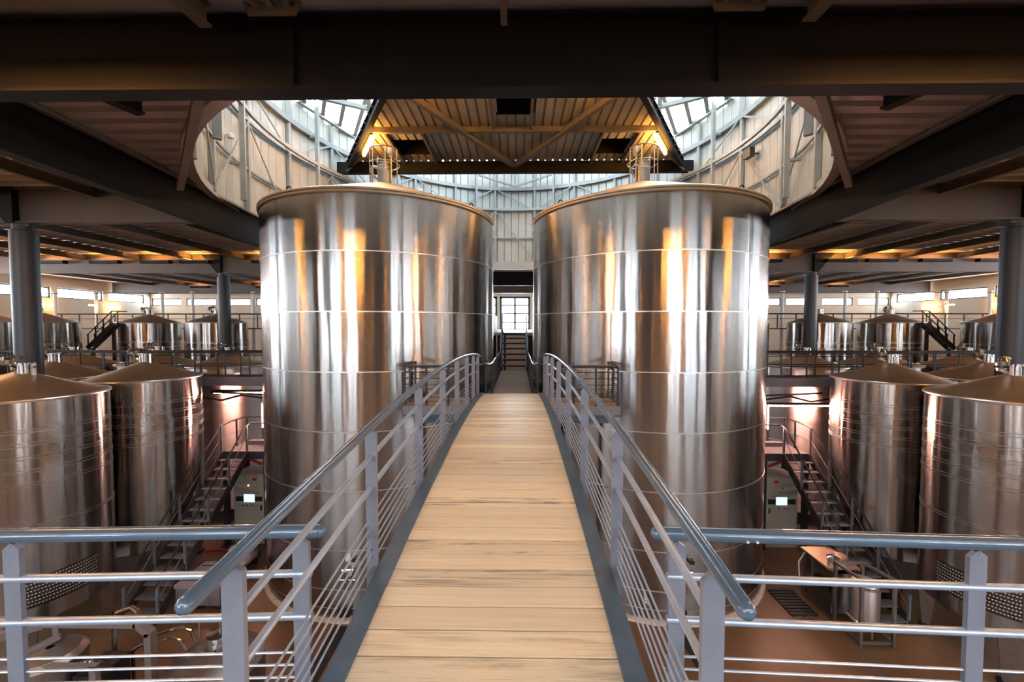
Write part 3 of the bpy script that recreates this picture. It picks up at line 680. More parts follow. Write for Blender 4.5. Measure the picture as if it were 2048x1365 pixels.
for sg in (-1, 1):
    s_ = SIDE[sg]
    small_tank((sg * 9.45, 7.8), 1.17, -1.32, -5.38, 'banded stainless tank cut by the %s edge of the picture, nearest of its row' % s_, 'cone topped tanks', BANDS + (-3.6,), extra=level_pipe(sg))
    small_tank((sg * 9.5, 10.4), 1.17, -1.32, -5.45, 'banded cone-topped tank standing behind the %s stair' % s_, 'cone topped tanks', BANDS)
    small_tank((sg * 12.05, 10.55), 1.17, -1.32, -5.5, 'cone-topped tank half hidden behind the near %s column' % s_, 'cone topped tanks', BANDS)
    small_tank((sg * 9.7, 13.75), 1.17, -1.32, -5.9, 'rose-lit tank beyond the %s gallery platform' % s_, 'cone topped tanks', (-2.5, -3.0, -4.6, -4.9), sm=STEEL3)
    small_tank((sg * 12.6, 14.3), 1.17, -1.32, -5.9, 'low cone-topped tank behind the %s gallery rail' % s_, 'cone topped tanks', BANDS[:2])
    small_tank((sg * 15.2, 13.9), 1.17, -1.32, -5.9, 'low cone-topped tank at the outer end of the %s gallery' % s_, 'cone topped tanks', BANDS[:2])
    for k, ((x, y), n_) in enumerate(zip(((10.45, 19.3), (14.2, 19.3), (18.0, 19.9), (20.2, 17.1), (18.9, 14.0)), ('beside the big vat', 'behind the middle column', 'third from the big vat', 'fourth from the big vat', 'at the outer edge'))):
        small_tank((sg * x, y), 1.25, .17, -5.9, 'tall shining tank in the upper %s row, %s' % (s_, n_), 'tall tanks of the upper row', (-.75, -1.0, -1.3), cone=.42, seg=56)

# ================================================================== FOOTBRIDGE
def zb(y): return -1.185 - .0150 * (y - 4.9) ** 2
def slope(y): return math.atan(-.030 * (y - 4.9))
br = thing('footbridge', 'arched timber footbridge with blue grey steel railings', 'footbridge', (0, 4.5, -1.4))
first = None; PW, Y0, Y1 = .1305, .18, 8.03
n_ = int((Y1 - Y0) / PW)
for k in range(n_):
    y = Y0 + (k + .5) * PW
    if first is None:
        mb = MB(); o_ = ORG[br]; mb.box(o_ + Vector((0, 0, -.018)), (1.066, PW - .0095, .036))
        first = mb.build('plank', WOOD, br, smooth=False); pl = first
    else: pl = pcopy(first, br)
    pl.location = (0, (y - ORG[br].y) * S, (zb(y) - ORG[br].z + random.uniform(-.0015, .0015)) * S); pl.rotation_euler = (slope(y), 0, 0)
NSEG = 48
YS = [Y0 + (8.12 - Y0) * k / NSEG for k in range(NSEG + 1)]
def sweep(name, prof, ys, zf, m, parent):
    mb = MB(); n = len(prof)
    for y in ys: mb.v += [Vector((x, y, zf(y) + z)) for x, z in prof]
    for i in range(len(ys) - 1):
        mb.f += [(i * n + k, i * n + (k + 1) % n, (i + 1) * n + (k + 1) % n, (i + 1) * n + k) for k in range(n)]
    mb.f += [tuple(reversed(range(n))), tuple((len(ys) - 1) * n + k for k in range(n))]
    return mb.build(name, m, parent)
POSTS = (1.09, 2.15, 3.2, 4.23, 5.24, 6.25, 7.2, 7.98)
RZ = .765
for sg in (-1, 1):
    a, b = sg * .533, sg * .622
    sweep('kerb', [(a, .012), (b, .012), (b, -.16), (b - sg * .02, -.16), (b - sg * .02, -.03), (a, -.03)], YS, zb, KERB, br)
    X = sg * .655
    MB().tube([(X, y, zb(y) + RZ) for y in [.93 + (7.95 - .93) * k / 30 for k in range(31)]] + [(X - sg * .02, 8.3, zb(8.3) + RZ - .03), (X - sg * .08, 8.6, -.80)], .0225, 14).build('handrail', RAILB, br)
    MB().ball((X, .93, zb(.93) + RZ), .0225, 8).build('rail_end_cap', RAILB, br)
    for k, y in enumerate(POSTS):
        z0_, z1_ = zb(y) - .14, zb(y) + RZ - .03
        MB().ext([(X - .03, y - .009, z0_), (X + .03, y - .009, z0_), (X + .03, y - .009, z1_ - .0), (X - .0, y - .009, z1_ + .012), (X - .03, y - .009, z1_ - .022)], (0, .018, 0)).build('post', POSTG, br, smooth=False)
        if k < 4:
            for zz in (z0_ + .20, z0_ + .24): MB().tube([(X, y - .009, zz), (X, y - .014, zz)], .006, 6).build('bolt', POLISH, br)
    ys_ = [1.092 + (8.0 - 1.092) * k / 26 for k in range(27)]
    for dz in (.165, .33): MB().tube([(X + sg * .004, y, zb(y) + RZ - dz) for y in ys_], .0135, 10).build('guard_tube', RODG, br)
    for dz in (.49, .542, .594, .646, .698, .75): MB().tube([(X + sg * .004, y, zb(y) + RZ - dz) for y in ys_], .0048, 6).build('wire_rod', RODG, br)

# gallery where the viewer stands
ga = thing('viewing_gallery', 'steel gallery floor under the viewer at the near end of the bridge', 'gallery', (0, 0, -1.75))
MB().b2((-4.6, -3.5, -1.84), (4.6, 1.74, -1.76)).build('floor_plate', KERB, ga, smooth=False)
for x in (-4.2, -1.5, 1.5, 4.2): MB().b2((x - .08, -3.2, -6.3), (x + .08, -3.04, -1.84)).build('leg', DARK, ga, smooth=False)
for x in (-1.5, 1.5): MB().b2((x - .06, -3.2, -2.05), (x + .06, 1.5, -1.84)).build('joist', DARK, ga, smooth=False)
for sg in (-1, 1):
    X0, X1 = .715, 3.6
    def ty(x): return 1.70 - (x - X0) * .045
    rl = thing('gallery_railing', 'blue grey tube railing across the %s lower corner of the picture' % SIDE[sg], 'railing', (sg * 2, 1.65, -1.75), 'gallery railings')
    MB().tube([(sg * x, ty(x), -.872) for x in (X0, 1.5, 2.4, X1)], .0285, 16).build('handrail', RAILB, rl)
    MB().lathe((0, 0, 0), [(.001, -.001)], 4) if False else None
    MB().ball((sg * X0, ty(X0), -.872), .0285, 8).build('rail_end_cap', RAILB, rl)
    for x in (.80, 1.99, 3.2):
        y = ty(x) + .01
        MB().ext([(sg * x - .035, y - .0095, -1.76), (sg * x + .035, y - .0095, -1.76), (sg * x + .035, y - .0095, -.93), (sg * x + .0, y - .0095, -.905), (sg * x - .035, y - .0095, -.935)], (0, .019, 0)).build('post', POSTG, rl, smooth=False)
        MB().tube([(sg * x, y, -.925), (sg * x, y, -.885)], .010, 8).build('rail_stub', BLACKST, rl)
    for z, r in ((-1.062, .0165), (-1.250, .0165)): MB().tube([(sg * x, ty(x) + .01, z) for x in (.76, 1.6, 2.6, X1)], r, 12).build('guard_tube', RODG, rl)
    for z in (-1.41, -1.465, -1.52, -1.575, -1.63, -1.685): MB().tube([(sg * x, ty(x) + .01, z) for x in (.76, 1.6, 2.6, X1)], .0055, 8).build('wire_rod', RODG, rl)
    for x in ((1.07, 1.108) if sg > 0 else ()): MB().tube([(x, ty(x) - .026, -.872 - .012), (x, ty(x) - .031, -.872 - .014)], .0055, 8).build('screw_cap', WHITE, rl)

# ================================================================== PLATFORM BETWEEN THE VATS
PZ = -1.525
pf = thing('vat_platform', 'timber platform with black railings between the two great vats', 'platform', (0, 9, PZ))
def planks(par, x0, x1, ya, yb_, z, m, pitch=.13, name='plank'):
    src = None; k = 0; y = ya + pitch / 2
    while y < yb_ - pitch * .4:
        if src is None:
            src = MB().box(((x0 + x1) / 2, y, z - .018), (abs(x1 - x0), pitch - .007, .036)).build(name, m, par, smooth=False); yy = y; o = src
        else: o = pcopy(src, par, (0, y - yy, 0))
        y += pitch; k += 1
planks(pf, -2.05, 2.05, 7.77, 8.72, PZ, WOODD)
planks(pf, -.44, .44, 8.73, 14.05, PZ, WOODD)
MB().b2((-2.07, 7.74, PZ - .17), (2.07, 7.77, PZ - .005)).build('edge_beam', POSTG, pf, smooth=False)
for sg in (-1, 1):
    MB().b2((sg * 2.05, 7.74, PZ - .17), (sg * 2.08, 8.72, PZ - .005)).build('edge_beam', POSTG, pf, smooth=False)
    MB().b2((sg * .45, 8.73, PZ - .2), (sg * .48, 14.05, PZ + .02)).build('side_beam', KERB, pf, smooth=False)
    MB().b2((sg * .5, 7.9, PZ - .36), (sg * 1.9, 8.05, PZ - .18)).build('under_beam', KERB, pf, smooth=False)
    MB().b2((sg * 1.0 - .05, 8.2, -6.3), (sg * 1.0 + .05, 8.3, PZ - .18)).build('leg', DARK, pf, smooth=False)
    MB().b2((sg * .40 - .05, 13.2, -6.3), (sg * .40 + .05, 13.3, PZ - .18)).build('leg', DARK, pf, smooth=False)
    # railing in front of the vat
    MB().tube([(sg * .72, 7.78, -.765), (sg * 2.04, 7.78, -.765), (sg * 2.05, 8.0, -.765), (sg * 2.05, 8.68, -.765)], .026, 10).build('handrail', BLACKST, pf)
    for x, y in ((.76, 7.78), (1.2, 7.78), (1.62, 7.78), (2.04, 7.78), (2.05, 8.2), (2.05, 8.66)):
        MB().b2((sg * x - .017, y - .017, PZ - .1), (sg * x + .017, y + .017, -.78)).build('post', BLACKST, pf, smooth=False)
    for dz in (.12, .24, .36, .44, .52, .60, .68): MB().tube([(sg * .72, 7.78, -.765 - dz), (sg * 2.04, 7.78, -.765 - dz), (sg * 2.05, 8.68, -.765 - dz)], .009 if dz < .3 else .006, 6).build('guard_bar', BLACKST, pf)
    # railing in the gap, rising with the stair
    hr = [(sg * .575, 8.6, -.80), (sg * .50, 9.0, -.855), (sg * .465, 9.4, -.86), (sg * .455, 13.7, -.86), (sg * .455, 14.1, -.72), (sg * .455, 16.0, .50), (sg * .455, 20, .50)]
    MB().tube(hr, .024, 10).build('handrail', RAILB, pf)
    for k in range(9):
        y = 8.72 + k * .66
        xx = sg * (.555 if k == 0 else .46)
        MB().b2((xx - .02, y - .012, PZ - .1), (xx + .02, y + .012, -.87)).build('post', BLACKST, pf, smooth=False)
    for dz in (.14, .28, .40, .46, .52, .58): MB().tube([(sg * .555, 8.72, -.86 - dz), (sg * .46, 9.4, -.86 - dz), (sg * .46, 13.9, -.86 - dz)], .009, 6).build('guard_bar', BLACKST, pf)
# stair climbing at the far end
st = thing('far_stair', 'short dark stair rising to the glazed doors between the vats', 'stair', (0, 15, PZ))
NSt = 7
for k in range(NSt):
    f = (k + 1) / NSt; y = 14.15 + 1.85 * k / (NSt - 1); z = PZ + (-.26 - PZ) * f
    MB().b2((-.42, y - .14, z - .05), (.42, y + .14, z)).build('tread', STRG, st, smooth=False)
for sg in (-1, 1):
    MB().bar((sg * .44, 14.0, PZ + .05), (sg * .44, 16.1, -.30), .04, .2).build('stringer', BLACKST, st, smooth=False)
    for k in range(4):
        y = 14.2 + k * .55; zt = -.72 + (y - 14.1) * .64
        MB().b2((sg * .455 - .018, y - .018, zt - .75), (sg * .455 + .018, y + .018, zt)).build('post', BLACKST, st, smooth=False)
ld = thing('upper_landing', 'bright upper landing in front of the far glazed doors', 'landing', (0, 20, -.3))
MB().b2((-.9, 16.05, -.36), (.9, 24.0, -.25)).build('floor_plate', CONC, ld, smooth=False)
MB().b2((-3.2, 24.0, -.36), (3.2, 30.9, -.25)).build('floor_plate', CONC, ld, smooth=False)
for sg in (-1, 1):
    MB().b2((sg * .86, 16.3, -.25), (sg * .9, 19.8, .48)).build('guard_panel', PURL, ld, smooth=False)
    for y in (16.4, 20, 23.6, 30): MB().b2((sg * .8 - .06, y, -6.3), (sg * .8 + .06, y + .12, -.36)).build('leg', DARK, ld, smooth=False)
    MB().tube([(sg * .9, 20, .5), (sg * 3.1, 24.2, .5), (sg * 3.1, 30, .5)], .03, 6).build('handrail', BLACKST, ld)
    for q in range(4): MB().b2((sg * 3.1 - .02, 24.3 + q * 1.8, -.25), (sg * 3.1 + .02, 24.34 + q * 1.8, .5)).build('post', BLACKST, ld, smooth=False)
MB().tube([(-.42, 14.05, PZ - .1), (-.42, 14.05, -6.3)], .03, 6).build('support', DARK, st)
for k, z in enumerate((-1.9, -2.25)): MB().b2((-.44, 14.4, z - .04), (.44, 14.5, z)).build('cross_bar', BLACKST, st, smooth=False)

# ================================================================== SIDE GALLERIES, STAIRS
for sg in (-1, 1):
    s_ = SIDE[sg]
    g = thing('side_gallery', 'dark steel gallery passing behind the %s tanks' % s_, 'gallery', (sg * 14, 12.2, PZ))
    MB().b2((sg * 6.95, 11.85, PZ - .05), (sg * 24, 12.5, PZ)).build('floor_grating', STRG, g, smooth=False)
    MB().b2((sg * 6.95, 11.80, PZ - .22), (sg * 24, 11.85, PZ + .03)).build('edge_beam', POSTG, g, smooth=False)
    MB().b2((sg * 6.95, 12.5, PZ - .22), (sg * 24, 12.54, PZ + .03)).build('edge_beam', STRG, g, smooth=False)
    for yy in (11.83, 12.5):
        MB().tube([(sg * 6.95, yy, -.765), (sg * 24, yy, -.765)], .026, 8).build('handrail', BLACKST, g)
        for dz in (.1, .4): MB().tube([(sg * 6.95, yy, -.765 - dz), (sg * 24, yy, -.765 - dz)], .012, 6).build('guard_bar', BLACKST, g)
        for k in range(24):
            x = 7.0 + k * .72; MB().b2((sg * x - .016, yy - .016, PZ), (sg * x + .016, yy + .016, -.77)).build('post', BLACKST, g, smooth=False)
    for x in (7.15, 11.0, 15.5, 20): MB().b2((sg * x - .09, 11.87, -6.3), (sg * x + .09, 12.05, PZ - .05)).build('leg', BLACKST, g, smooth=False)
    MB().bar((sg * 7.1, 11.9, PZ - .5), (sg * 9.1, 12.1, PZ - .45), .05, .05).build('service_pipe', BLACKST, g, smooth=False)
    MB().tube([(sg * 7.1, 11.84, PZ - .62), (sg * 8.0, 11.84, PZ - .50), (sg * 8.6, 11.86, PZ - .66), (sg * 9.2, 11.9, PZ - .58)], .03, 6).build('service_cable', BLACKST, g)
    # rose coloured lamp below the gallery
    if sg > 0: batten((7.35, 12.0, -2.28), (9.3, 12.0, -2.28), 'long rose tube lamp under the right gallery', m=TUBER, r=.02)
    else: batten((-9.0, 12.1, -1.95), (-7.4, 12.1, -1.95), 'rose tube lamp under the left gallery', m=TUBER, r=.02)
    batten((sg * 7.30, 11.75, -2.25), (sg * 7.2, 11.6, -2.95), 'short slanting rose tube by the %s gallery post' % s_, (0, -.05, 0), TUBER, .014)
    # stair down to the floor
    LZ = -3.55
    t = thing('steel_stair', 'steep dark steel stair beside the tanks on the %s' % s_, 'stair', (sg * 7.9, 9.9, -6.3))
    xa, xb = 7.50, 8.22
    NT = 14
    for k in range(NT):
        f = (k + .5) / NT; y = 8.35 + 3.0 * f; z = -6.3 + 2.75 * (k + 1) / (NT + 1)
        MB().b2((sg * xa, y - .11, z - .03), (sg * xb, y + .11, z)).build('tread', TREAD, t, smooth=False)
    for x in (xa, xb):
        MB().bar((sg * x, 8.25, -6.27), (sg * x, 11.35, LZ - .05), .03, .20).build('stringer', STRG, t, smooth=False)
        zt = LZ + .78
        yl = 11.35 if x == xa else 11.6
        MB().tube([(sg * x, 8.3, -5.52), (sg * x, 11.25, zt - .04), (sg * x, yl + .1, zt), (sg * (x if x == xb else xa - .45), 11.5 if x == xa else 12.35, zt)], .022, 8).build('handrail', BLACKST, t)
        MB().tube([(sg * x, 8.3, -5.87), (sg * x, 11.25, zt - .40), (sg * (x if x == xb else xa - .45), 11.5 if x == xa else 12.35, zt - .36)], .010, 6).build('knee_rail', POSTG, t)
        for k in range(5):
            f = k / 4; y = 8.35 + 2.95 * f; z = -6.25 + 2.72 * f
            MB().b2((sg * x - .022, y - .022, z - .04), (sg * x + .022, y + .022, z + .74)).build('post', POSTG, t, smooth=False)
    MB().b2((sg * 6.95, 11.35, LZ - .06), (sg * 8.24, 12.40, LZ)).build('landing_floor', TREAD, t, smooth=False)
    MB().b2((sg * 6.95, 11.32, LZ - .20), (sg * 8.24, 11.35, LZ + .01)).build('landing_edge', STRG, t, smooth=False)
    for x, y in ((8.19, 11.42), (7.03, 11.42), (8.19, 12.3)):
        MB().b2((sg * x - .06, y - .06, -6.3), (sg * x + .06, y + .06, LZ - .06)).build('leg', BLACKST, t, smooth=False)
    MB().lathe((sg * 8.19, 11.42, 0), [(.16, -6.3), (.16, -6.27), (.06, -6.27)], 12).build('foot_plate', BLACKST, t)
    for x, y in ((7.15, 12.35), (7.7, 12.35), (8.2, 12.35), (8.2, 11.9)):
        MB().b2((sg * x - .018, y - .018, LZ), (sg * x + .018, y + .018, LZ + .78)).build('post', STRG, t, smooth=False)
    MB().tube([(sg * 7.0, 12.35, LZ + .78), (sg * 8.2, 12.35, LZ + .78)], .022, 8).build('handrail', BLACKST, t)
    MB().b2((sg * 7.3, 12.0, LZ), (sg * 7.95, 12.2, LZ + .12)).build('step_block', TREAD, t, smooth=False)
    MB().bar((sg * 7.2, 11.5, LZ - .42), (sg * 7.55, 11.45, LZ - .24), .05, .06).build('red_bracket', RED, t, smooth=False)
    # control cabinet
    cx0, cx1, cy0, cz1 = 7.13, 8.06, 11.52, -4.26
    c = thing('control_cabinet', 'beige control cabinet with a lit display under the %s stair landing' % s_, 'cabinet', (sg * 7.6, 11.8, -6.3), 'control cabinets')
    MB().b2((sg * cx0, cy0, -6.3), (sg * cx1, 12.2, cz1)).build('body', CAB, c, smooth=False)
    MB().b2((sg * cx0 + sg * .03, cy0 - .025, -6.2), (sg * cx1 - sg * .03, cy0, cz1 - .04)).build('door', CAB, c, smooth=False)
    xm = (cx0 + cx1) / 2
    MB().b2((sg * (xm - .28), cy0 - .04, -4.82), (sg * (xm + .26), cy0 - .02, -4.78)).build('hood', BOXG, c, smooth=False)
    MB().b2((sg * (xm - .15), cy0 - .045, -5.06), (sg * (xm + .15), cy0 - .022, -4.84)).build('display', SCREEN, c, smooth=False)
    for a_, b_ in ((-.38, -.17), (.17, .38)): MB().b2((sg * (xm + a_), cy0 - .04, -5.04), (sg * (xm + b_), cy0 - .02, -4.9)).build('vent_grille', BLK, c, smooth=False)
    for dx in (-.08, .08, .18): MB().tube([(sg * (xm + dx), cy0 - .045, -5.16), (sg * (xm + dx), cy0 - .02, -5.16)], .018, 8).build('push_button', BLK, c)
    MB().b2((sg * (xm - .34) - .02, cy0 - .05, -5.30), (sg * (xm - .34) + .02, cy0 - .02, -5.16)).build('door_handle', BLK, c, smooth=False)
    MB().tube([(sg * (xm + .02), cy0 - .04, -4.58), (sg * (xm + .02), cy0 - .02, -4.58)], .02, 8).build('pilot_light', AMBER if sg < 0 else BLK, c)
    MB().b2((sg * (xm - .22), cy0 - .032, -4.44), (sg * (xm - .10), cy0 - .022, -4.36)).build('warning_label', RED, c, smooth=False)
    # far upper gallery, pipes with lamps
    u = thing('upper_gallery', 'thin black walkway rail behind the tall tanks on the %s' % s_, 'gallery', (sg * 17, 22.3, -.1))
    MB().b2((sg * 8.0, 22.0, -.16), (sg * 25, 22.7, -.1)).build('floor_grating', STRG, u, smooth=False)
    for z in (.66, .40): MB().tube([(sg * 8, 22, z), (sg * 25, 22, z)], .035 if z > .5 else .015, 6).build('handrail', BLACKST, u)
    for k in range(18): MB().b2((sg * (8.1 + k * .98) - .025, 21.98, -.16), (sg * (8.1 + k * .98) + .025, 22.02, .66)).build('post', BLACKST, u, smooth=False)
    for x in (8.3, 12.4, 16.1, 24.5): MB().b2((sg * x - .08, 22.3, -6.3), (sg * x + .08, 22.46, -.16)).build('leg', BLACKST, u, smooth=False)
    us = (1558, 1681, 1743, 1878, 1962)
    for k, px in enumerate(us):
        x = .126 + (px - 1035) / 817.2 * 23.2
        q = thing('standpipe', 'pale standpipe above the upper walkway, %s on the %s' % (['closest to the vat', 'second outward', 'third outward', 'fourth outward', 'outermost'][k], s_), 'pipe', (sg * x, 23.2, -6.3))
        MB().tube([(sg * x, 23.2, -6.3), (sg * x, 23.2, 1.95)], .085, 12).build('pipe', WHITE, q)
        MB().lathe((sg * x, 23.2, 0), [(.085, 1.86), (.12, 1.88), (.12, 1.97), (.01, 1.98)], 12).build('cap', WHITE, q)
    tag(MB().tube([(sg * 7.5, 23.05, 1.87), (sg * 27, 23.05, 1.87)], .02, 6).build('service_line', BLACKST), 'thin service pipe strung along the standpipes on the %s' % s_, 'pipe')
    for k in (3,):
        x = .126 + (us[k] - 1035) / 817.2 * 23.2
        t = batten((sg * x - .22, 23.0, 1.25), (sg * x + .22, 23.0, 1.25), 'warm tube lamp fixed to a far standpipe on the %s, %s outward' % (s_, ORD[k]), r=.04)
        MB().b2((sg * x - .04, 23.0, 1.24), (sg * x + .04, 23.12, 1.30)).build('bracket', BLACKST, t, smooth=False)
    # stair between gallery and upper walkway
    q = thing('access_stair', 'small black stair climbing between the rear tanks on the %s' % s_, 'stair', (sg * 18.9, 18.4, -1.0))
    for k in range(7):
        f = k / 6; x = 19.4 - 1.05 * f; z = -.95 + 1.05 * f
        MB().b2((sg * x - .11, 18.35, z), (sg * x + .11, 18.65, z + .04)).build('tread', STRG, q, smooth=False)
    for yy in (18.35, 18.65):
        MB().bar((sg * 19.5, yy, -1.0), (sg * 18.25, yy, .12), .04, .18).build('stringer', BLACKST, q, smooth=False)
        MB().tube([(sg * 19.5, yy, -.4), (sg * 18.3, yy, .68), (sg * 17.9, yy, .68)], .025, 6).build('handrail', BLACKST, q)
        for k in range(4): f = k / 3; x = 19.45 - 1.1 * f; MB().b2((sg * x - .02, yy - .02, -.95 + 1.02 * f), (sg * x + .02, yy + .02, -.37 + 1.02 * f)).build('post', BLACKST, q, smooth=False)
    for x, z in ((19.4, -1.0), (18.4, .02)): MB().b2((sg * x - .05, 18.45, -6.3), (sg * x + .05, 18.55, z)).build('leg', BLACKST, q, smooth=False)
    # floor gutter
    dch = tag(MB().b2((sg * 3.42, -2.0, -6.299), (sg * 3.70, 8.30, -6.29)).build('floor_gutter', DRAIN, smooth=False), 'black gutter slot in the floor leading to the %s vat' % s_, 'gutter')

# ================================================================== THINGS ON THE FLOOR
# right: filter cart
t = thing('filter_cart', 'stainless frame cart carrying a small drum below the right stair', 'cart', (7.1, 8.7, -6.3))
for x in (6.86, 7.42):
    for y, z in ((7.90, -4.94), (8.56, -4.98), (9.5, -5.22)):
        xx = x + (.08 if (x > 7 and y < 8) else 0)
        MB().b2((xx - .026, y - .026, -6.3), (xx + .026, y + .026, z)).build('upright', SATIN, t, smooth=False)
    MB().bar((x + (.08 if x > 7 else 0), 7.90, -4.96), (x, 8.56, -5.0), .05, .05).build('top_rail', SATIN, t, smooth=False)
    MB().bar((x, 8.56, -5.24), (x, 9.5, -5.24), .05, .05).build('top_rail', SATIN, t, smooth=False)
    MB().bar((x + (.08 if x > 7 else 0), 7.90, -6.22), (x, 9.5, -6.22), .05, .05).build('bottom_rail', SATIN, t, smooth=False)
for y, z in ((8.56, -5.0), (9.5, -5.24), (7.90, -6.22), (9.5, -6.22)): MB().bar((6.86, y, z), (7.46, y, z), .04, .045).build('cross_rail', SATIN, t, smooth=False)
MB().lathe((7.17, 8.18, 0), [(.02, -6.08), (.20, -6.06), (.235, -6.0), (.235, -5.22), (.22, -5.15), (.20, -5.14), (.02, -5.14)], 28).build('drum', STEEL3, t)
MB().lathe((7.17, 8.18, 0), [(.235, -5.25), (.25, -5.24), (.25, -5.20), (.235, -5.19)], 28).build('drum_rim', POLISH, t)
for an in (.6, 2.7, 4.7): MB().tube([(7.17 + .18 * math.cos(an), 8.18 + .18 * math.sin(an), -6.22), (7.17 + .18 * math.cos(an), 8.18 + .18 * math.sin(an), -6.05)], .025, 8).build('drum_foot', SATIN, t)
MB().lathe((7.2, 8.9, 0), [(.02, -5.18), (.16, -5.18), (.16, -5.05), (.14, -5.03), (.02, -5.02)], 20).build('round_hatch', LID, t)
MB().b2((6.86, 8.66, -6.18), (7.40, 9.46, -5.30)).build('machine_housing', STEEL2, t, smooth=False)
MB().b2((6.78, 8.66, -5.22), (7.46, 9.52, -5.18)).build('work_top', LID, t, smooth=False)
MB().lathe((6.98, 8.8, 0), [(.02, -5.18), (.10, -5.18), (.10, -5.06), (.12, -5.05), (.12, -5.02), (.03, -5.0), (.03, -4.95), (.01, -4.94)], 16).build('valve_dome', POLISH, t)
MB().b2((6.80, 8.70, -5.75), (6.84, 9.1, -5.55)).build('gauge_panel', BLK, t, smooth=False)
MB().tube([(6.80, 9.4, -5.25), (6.70, 9.45, -5.5), (6.70, 9.42, -5.8), (6.78, 9.35, -6.0)], .015, 6).build('cable_loop', WHITE, t)
MB().tube([(6.9, 8.3, -5.9), (6.9, 8.05, -5.9), (6.95, 7.98, -6.02)], .03, 8).build('tap', POLISH, t)
t = thing('rubber_mat', 'black slatted mat on the floor beside the filter cart', 'mat', (6.4, 9.2, -6.3))
for k in range(9):
    MB().b2((6.08, 8.75 + k * .1, -6.3), (6.66, 8.81 + k * .1, -6.26)).build('slat', BLK, t, smooth=False)
for x in (6.12, 6.36, 6.60): MB().b2((x - .02, 8.72, -6.3), (x + .02, 9.62, -6.28)).build('runner', BLK, t, smooth=False)
t = thing('leaning_panel', 'dark red board leaning behind the right stair', 'board', (8.0, 8.9, -6.3))
MB().box((8.42, 9.02, -5.95), (.06, .5, .66), Matrix.Rotation(.12, 3, 'Y')).build('board', mat('dark_red_board', (.06, .012, .010), .5), t, smooth=False)
MB().box((8.40, 9.02, -5.60), (.07, .52, .03), Matrix.Rotation(.12, 3, 'Y')).build('edge_strip', BLACKST, t, smooth=False)
# left: pallet box, wrapped machine, steel frame, round vessel
t = thing('pallet_box', 'grey plastic pallet box on the floor by the left stair', 'crate', (-6.95, 9.2, -6.3))
MB().b2((-7.42, 8.75, -6.2), (-6.48, 9.6, -5.78)).build('body', BOXG, t, smooth=False)
MB().b2((-7.46, 8.71, -5.80), (-6.44, 9.64, -5.72)).build('lid', mat('grey_lid', (.30, .26, .27), .5, 0, .1, 8), t, smooth=False)
for k in range(5): x = -7.42 + k * .235; MB().b2((x - .02, 8.73, -6.2), (x + .02, 8.75, -5.8)).build('rib', BOXG, t, smooth=False)
for x in (-7.38, -6.95, -6.52): MB().b2((x - .05, 8.78, -6.3), (x + .05, 9.56, -6.2)).build('skid', BLK, t, smooth=False)
for k in range(3): y = 8.9 + k * .28; MB().b2((-7.4, y - .008, -5.72), (-6.5, y + .008, -5.712)).build('lid_groove', BLK, t, smooth=False)
t = thing('wrapped_pump', 'pump trolley under crumpled pink film behind the grey box', 'trolley', (-7.0, 10.3, -6.3))
mb = MB(); n, m_ = 14, 10
for j in range(m_ + 1):
    for k in range(n):
        an = 2 * PI * k / n; ph = j / m_; r = (.36 * math.sin(PI * (.08 + .92 * ph) * .5 + .0)) * (1 + random.uniform(-.12, .12)); z = -5.62 - .42 * (1 - math.cos(PI / 2 * ph)) + random.uniform(-.02, .02)
        mb.v.append(Vector((-7.02 + r * 1.0 * math.cos(an), 10.25 + r * 1.3 * math.sin(an), z)))
for j in range(m_):
    for k in range(n): mb.f.append((j * n + k, j * n + (k + 1) % n, (j + 1) * n + (k + 1) % n, (j + 1) * n + k))
mb.f.append(tuple(range(n)))
mb.build('film_cover', PINK, t, ang=80)
MB().b2((-7.3, 9.9, -6.14), (-6.74, 10.6, -5.98)).build('chassis', BLACKST, t, smooth=False)
for x in (-7.22, -6.82):
    for y in (10.0, 10.5): MB().tube([(x - .03, y, -6.22), (x + .03, y, -6.22)], .08, 12).build('wheel', BLK, t)
MB().tube([(-6.95, 9.85, -6.05), (-6.85, 9.7, -5.6), (-6.72, 9.72, -5.45)], .02, 8).build('push_handle', BLACKST, t)
t = thing('red_hose', 'red hose lying on the floor under the left stair', 'hose', (-7.9, 11.2, -6.3))
MB().tube([(-8.6 + .2 * k, 11.05 + .10 * math.sin(k * .9), -6.265) for k in range(8)], .035, 8).build('hose', RED, t)
MB().tube([(-7.2, 11.05 + .10 * math.sin(6.3), -6.265), (-7.1, 11.08, -6.265)], .045, 8).build('coupling', POLISH, t)
t = thing('press_frame', 'grey square-tube machine frame in the lower left corner', 'frame', (-7.0, 6.2, -6.3))
GF = mat('frame_grey', (.20, .165, .155), .5, .2, .1, 5)
MB().bar((-8.6, 6.3, -4.76), (-5.95, 6.3, -4.76), .12, .10).build('top_tube', GF, t, smooth=False)
MB().bar((-5.97, 6.3, -4.74), (-5.75, 6.3, -4.93), .12, .10).build('corner_tube', GF, t, smooth=False)
MB().b2((-5.82, 6.24, -6.3), (-5.71, 6.36, -4.90)).build('leg', GF, t, smooth=False)
MB().bar((-7.5, 6.3, -4.80), (-8.5, 5.6, -4.80), .10, .10).build('side_tube', GF, t, smooth=False)
for x in (-7.25, -8.5): MB().b2((x - .05, 6.25, -6.3), (x + .05, 6.35, -4.8)).build('leg', GF, t, smooth=False)
MB().bar((-8.4, 5.8, -5.06), (-6.1, 5.8, -5.06), .08, .07).build('lower_tube', GF, t, smooth=False)
MB().bar((-8.0, 5.6, -5.2), (-7.1, 6.2, -4.9), .07, .07).build('diagonal_tube', GF, t, smooth=False)
for x in (-6.15, -8.3): MB().b2((x - .05, 5.76, -6.3), (x + .05, 5.84, -5.02)).build('leg', GF, t, smooth=False)
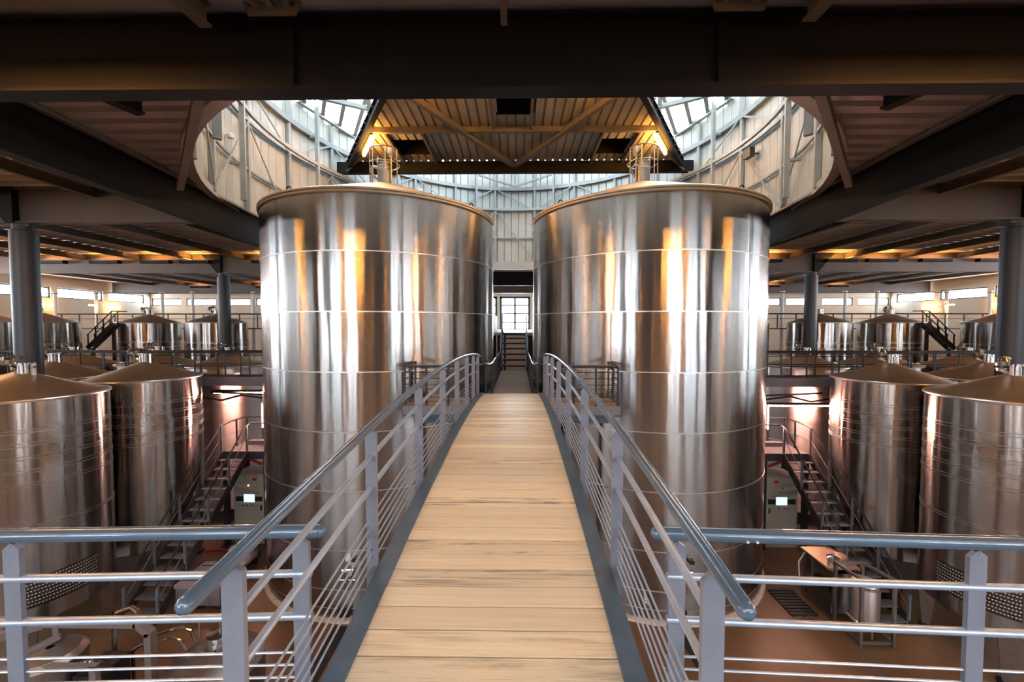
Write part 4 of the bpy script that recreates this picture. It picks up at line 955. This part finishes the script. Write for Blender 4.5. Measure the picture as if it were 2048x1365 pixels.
MB().lathe((-7.1, 6.05, 0), [(.38, -6.25), (.42, -6.2), (.42, -5.1), (.34, -5.02), (.05, -4.96)], 28).build('vessel', SATIN, t)
MB().b2((-6.6, 5.9, -6.3), (-6.2, 6.4, -5.3)).build('motor_block', BLK, t, smooth=False)
MB().tube([(-6.6, 5.95, -5.2), (-6.4, 5.95, -5.12), (-6.2, 5.95, -5.18)], .06, 10).build('pipe_elbow', POLISH, t)
MB().ball((-6.35, 5.9, -5.10), .065, 10).build('knob', POLISH, t)
MB().tube([(-6.5, 6.5, -4.75), (-6.3, 6.55, -4.69), (-6.15, 6.5, -4.73)], .045, 10).build('spout', POLISH, t)
MB().tube([(-6.6, 6.5, -6.3), (-6.5, 6.5, -4.75)], .03, 8).build('spout_pipe', SATIN, t)
t = thing('round_vessel', 'low round stainless vessel with a manhole and curved tube handles at lower left', 'vessel', (-5.2, 6.6, -6.3))
MB().lathe((-4.92, 6.55, 0), [(.02, -6.2), (.68, -6.18), (.72, -6.1), (.72, -5.62), (.66, -5.55), (.35, -5.45), (.02, -5.42)], 48).build('shell', SATIN, t)
MB().lathe((-5.05, 6.85, 0), [(.18, -5.55), (.18, -5.36), (.20, -5.35), (.20, -5.32), (.06, -5.28), (.02, -5.28)], 24).build('manhole', POLISH, t)
MB().tube([(-5.05, 6.85, -5.28), (-5.05, 6.85, -5.18), (-4.97, 6.85, -5.18)], .02, 8).build('manhole_handle', POLISH, t)
for dy in (0, .22): MB().tube([(-6.25, 6.5 + dy, -6.25), (-6.25, 6.5 + dy, -5.38), (-6.12, 6.52 + dy, -5.30), (-5.7, 6.6 + dy, -5.22), (-5.55, 6.62 + dy, -5.28), (-5.5, 6.65 + dy, -5.5)], .028, 8).build('tube_handle', POLISH, t)
MB().tube([(-6.9, 6.8, -6.25), (-6.9, 6.8, -5.2), (-6.86, 6.8, -5.16), (-5.5, 6.9, -5.16), (-5.45, 6.9, -5.2), (-5.45, 6.9, -5.5)], .016, 8).build('guard_hoop', SATIN, t)
for k in range(3): an = 2 * PI * k / 3; MB().tube([(-4.92 + .5 * math.cos(an), 6.55 + .5 * math.sin(an), -6.3), (-4.92 + .5 * math.cos(an), 6.55 + .5 * math.sin(an), -6.15)], .04, 8).build('foot', BLK, t)
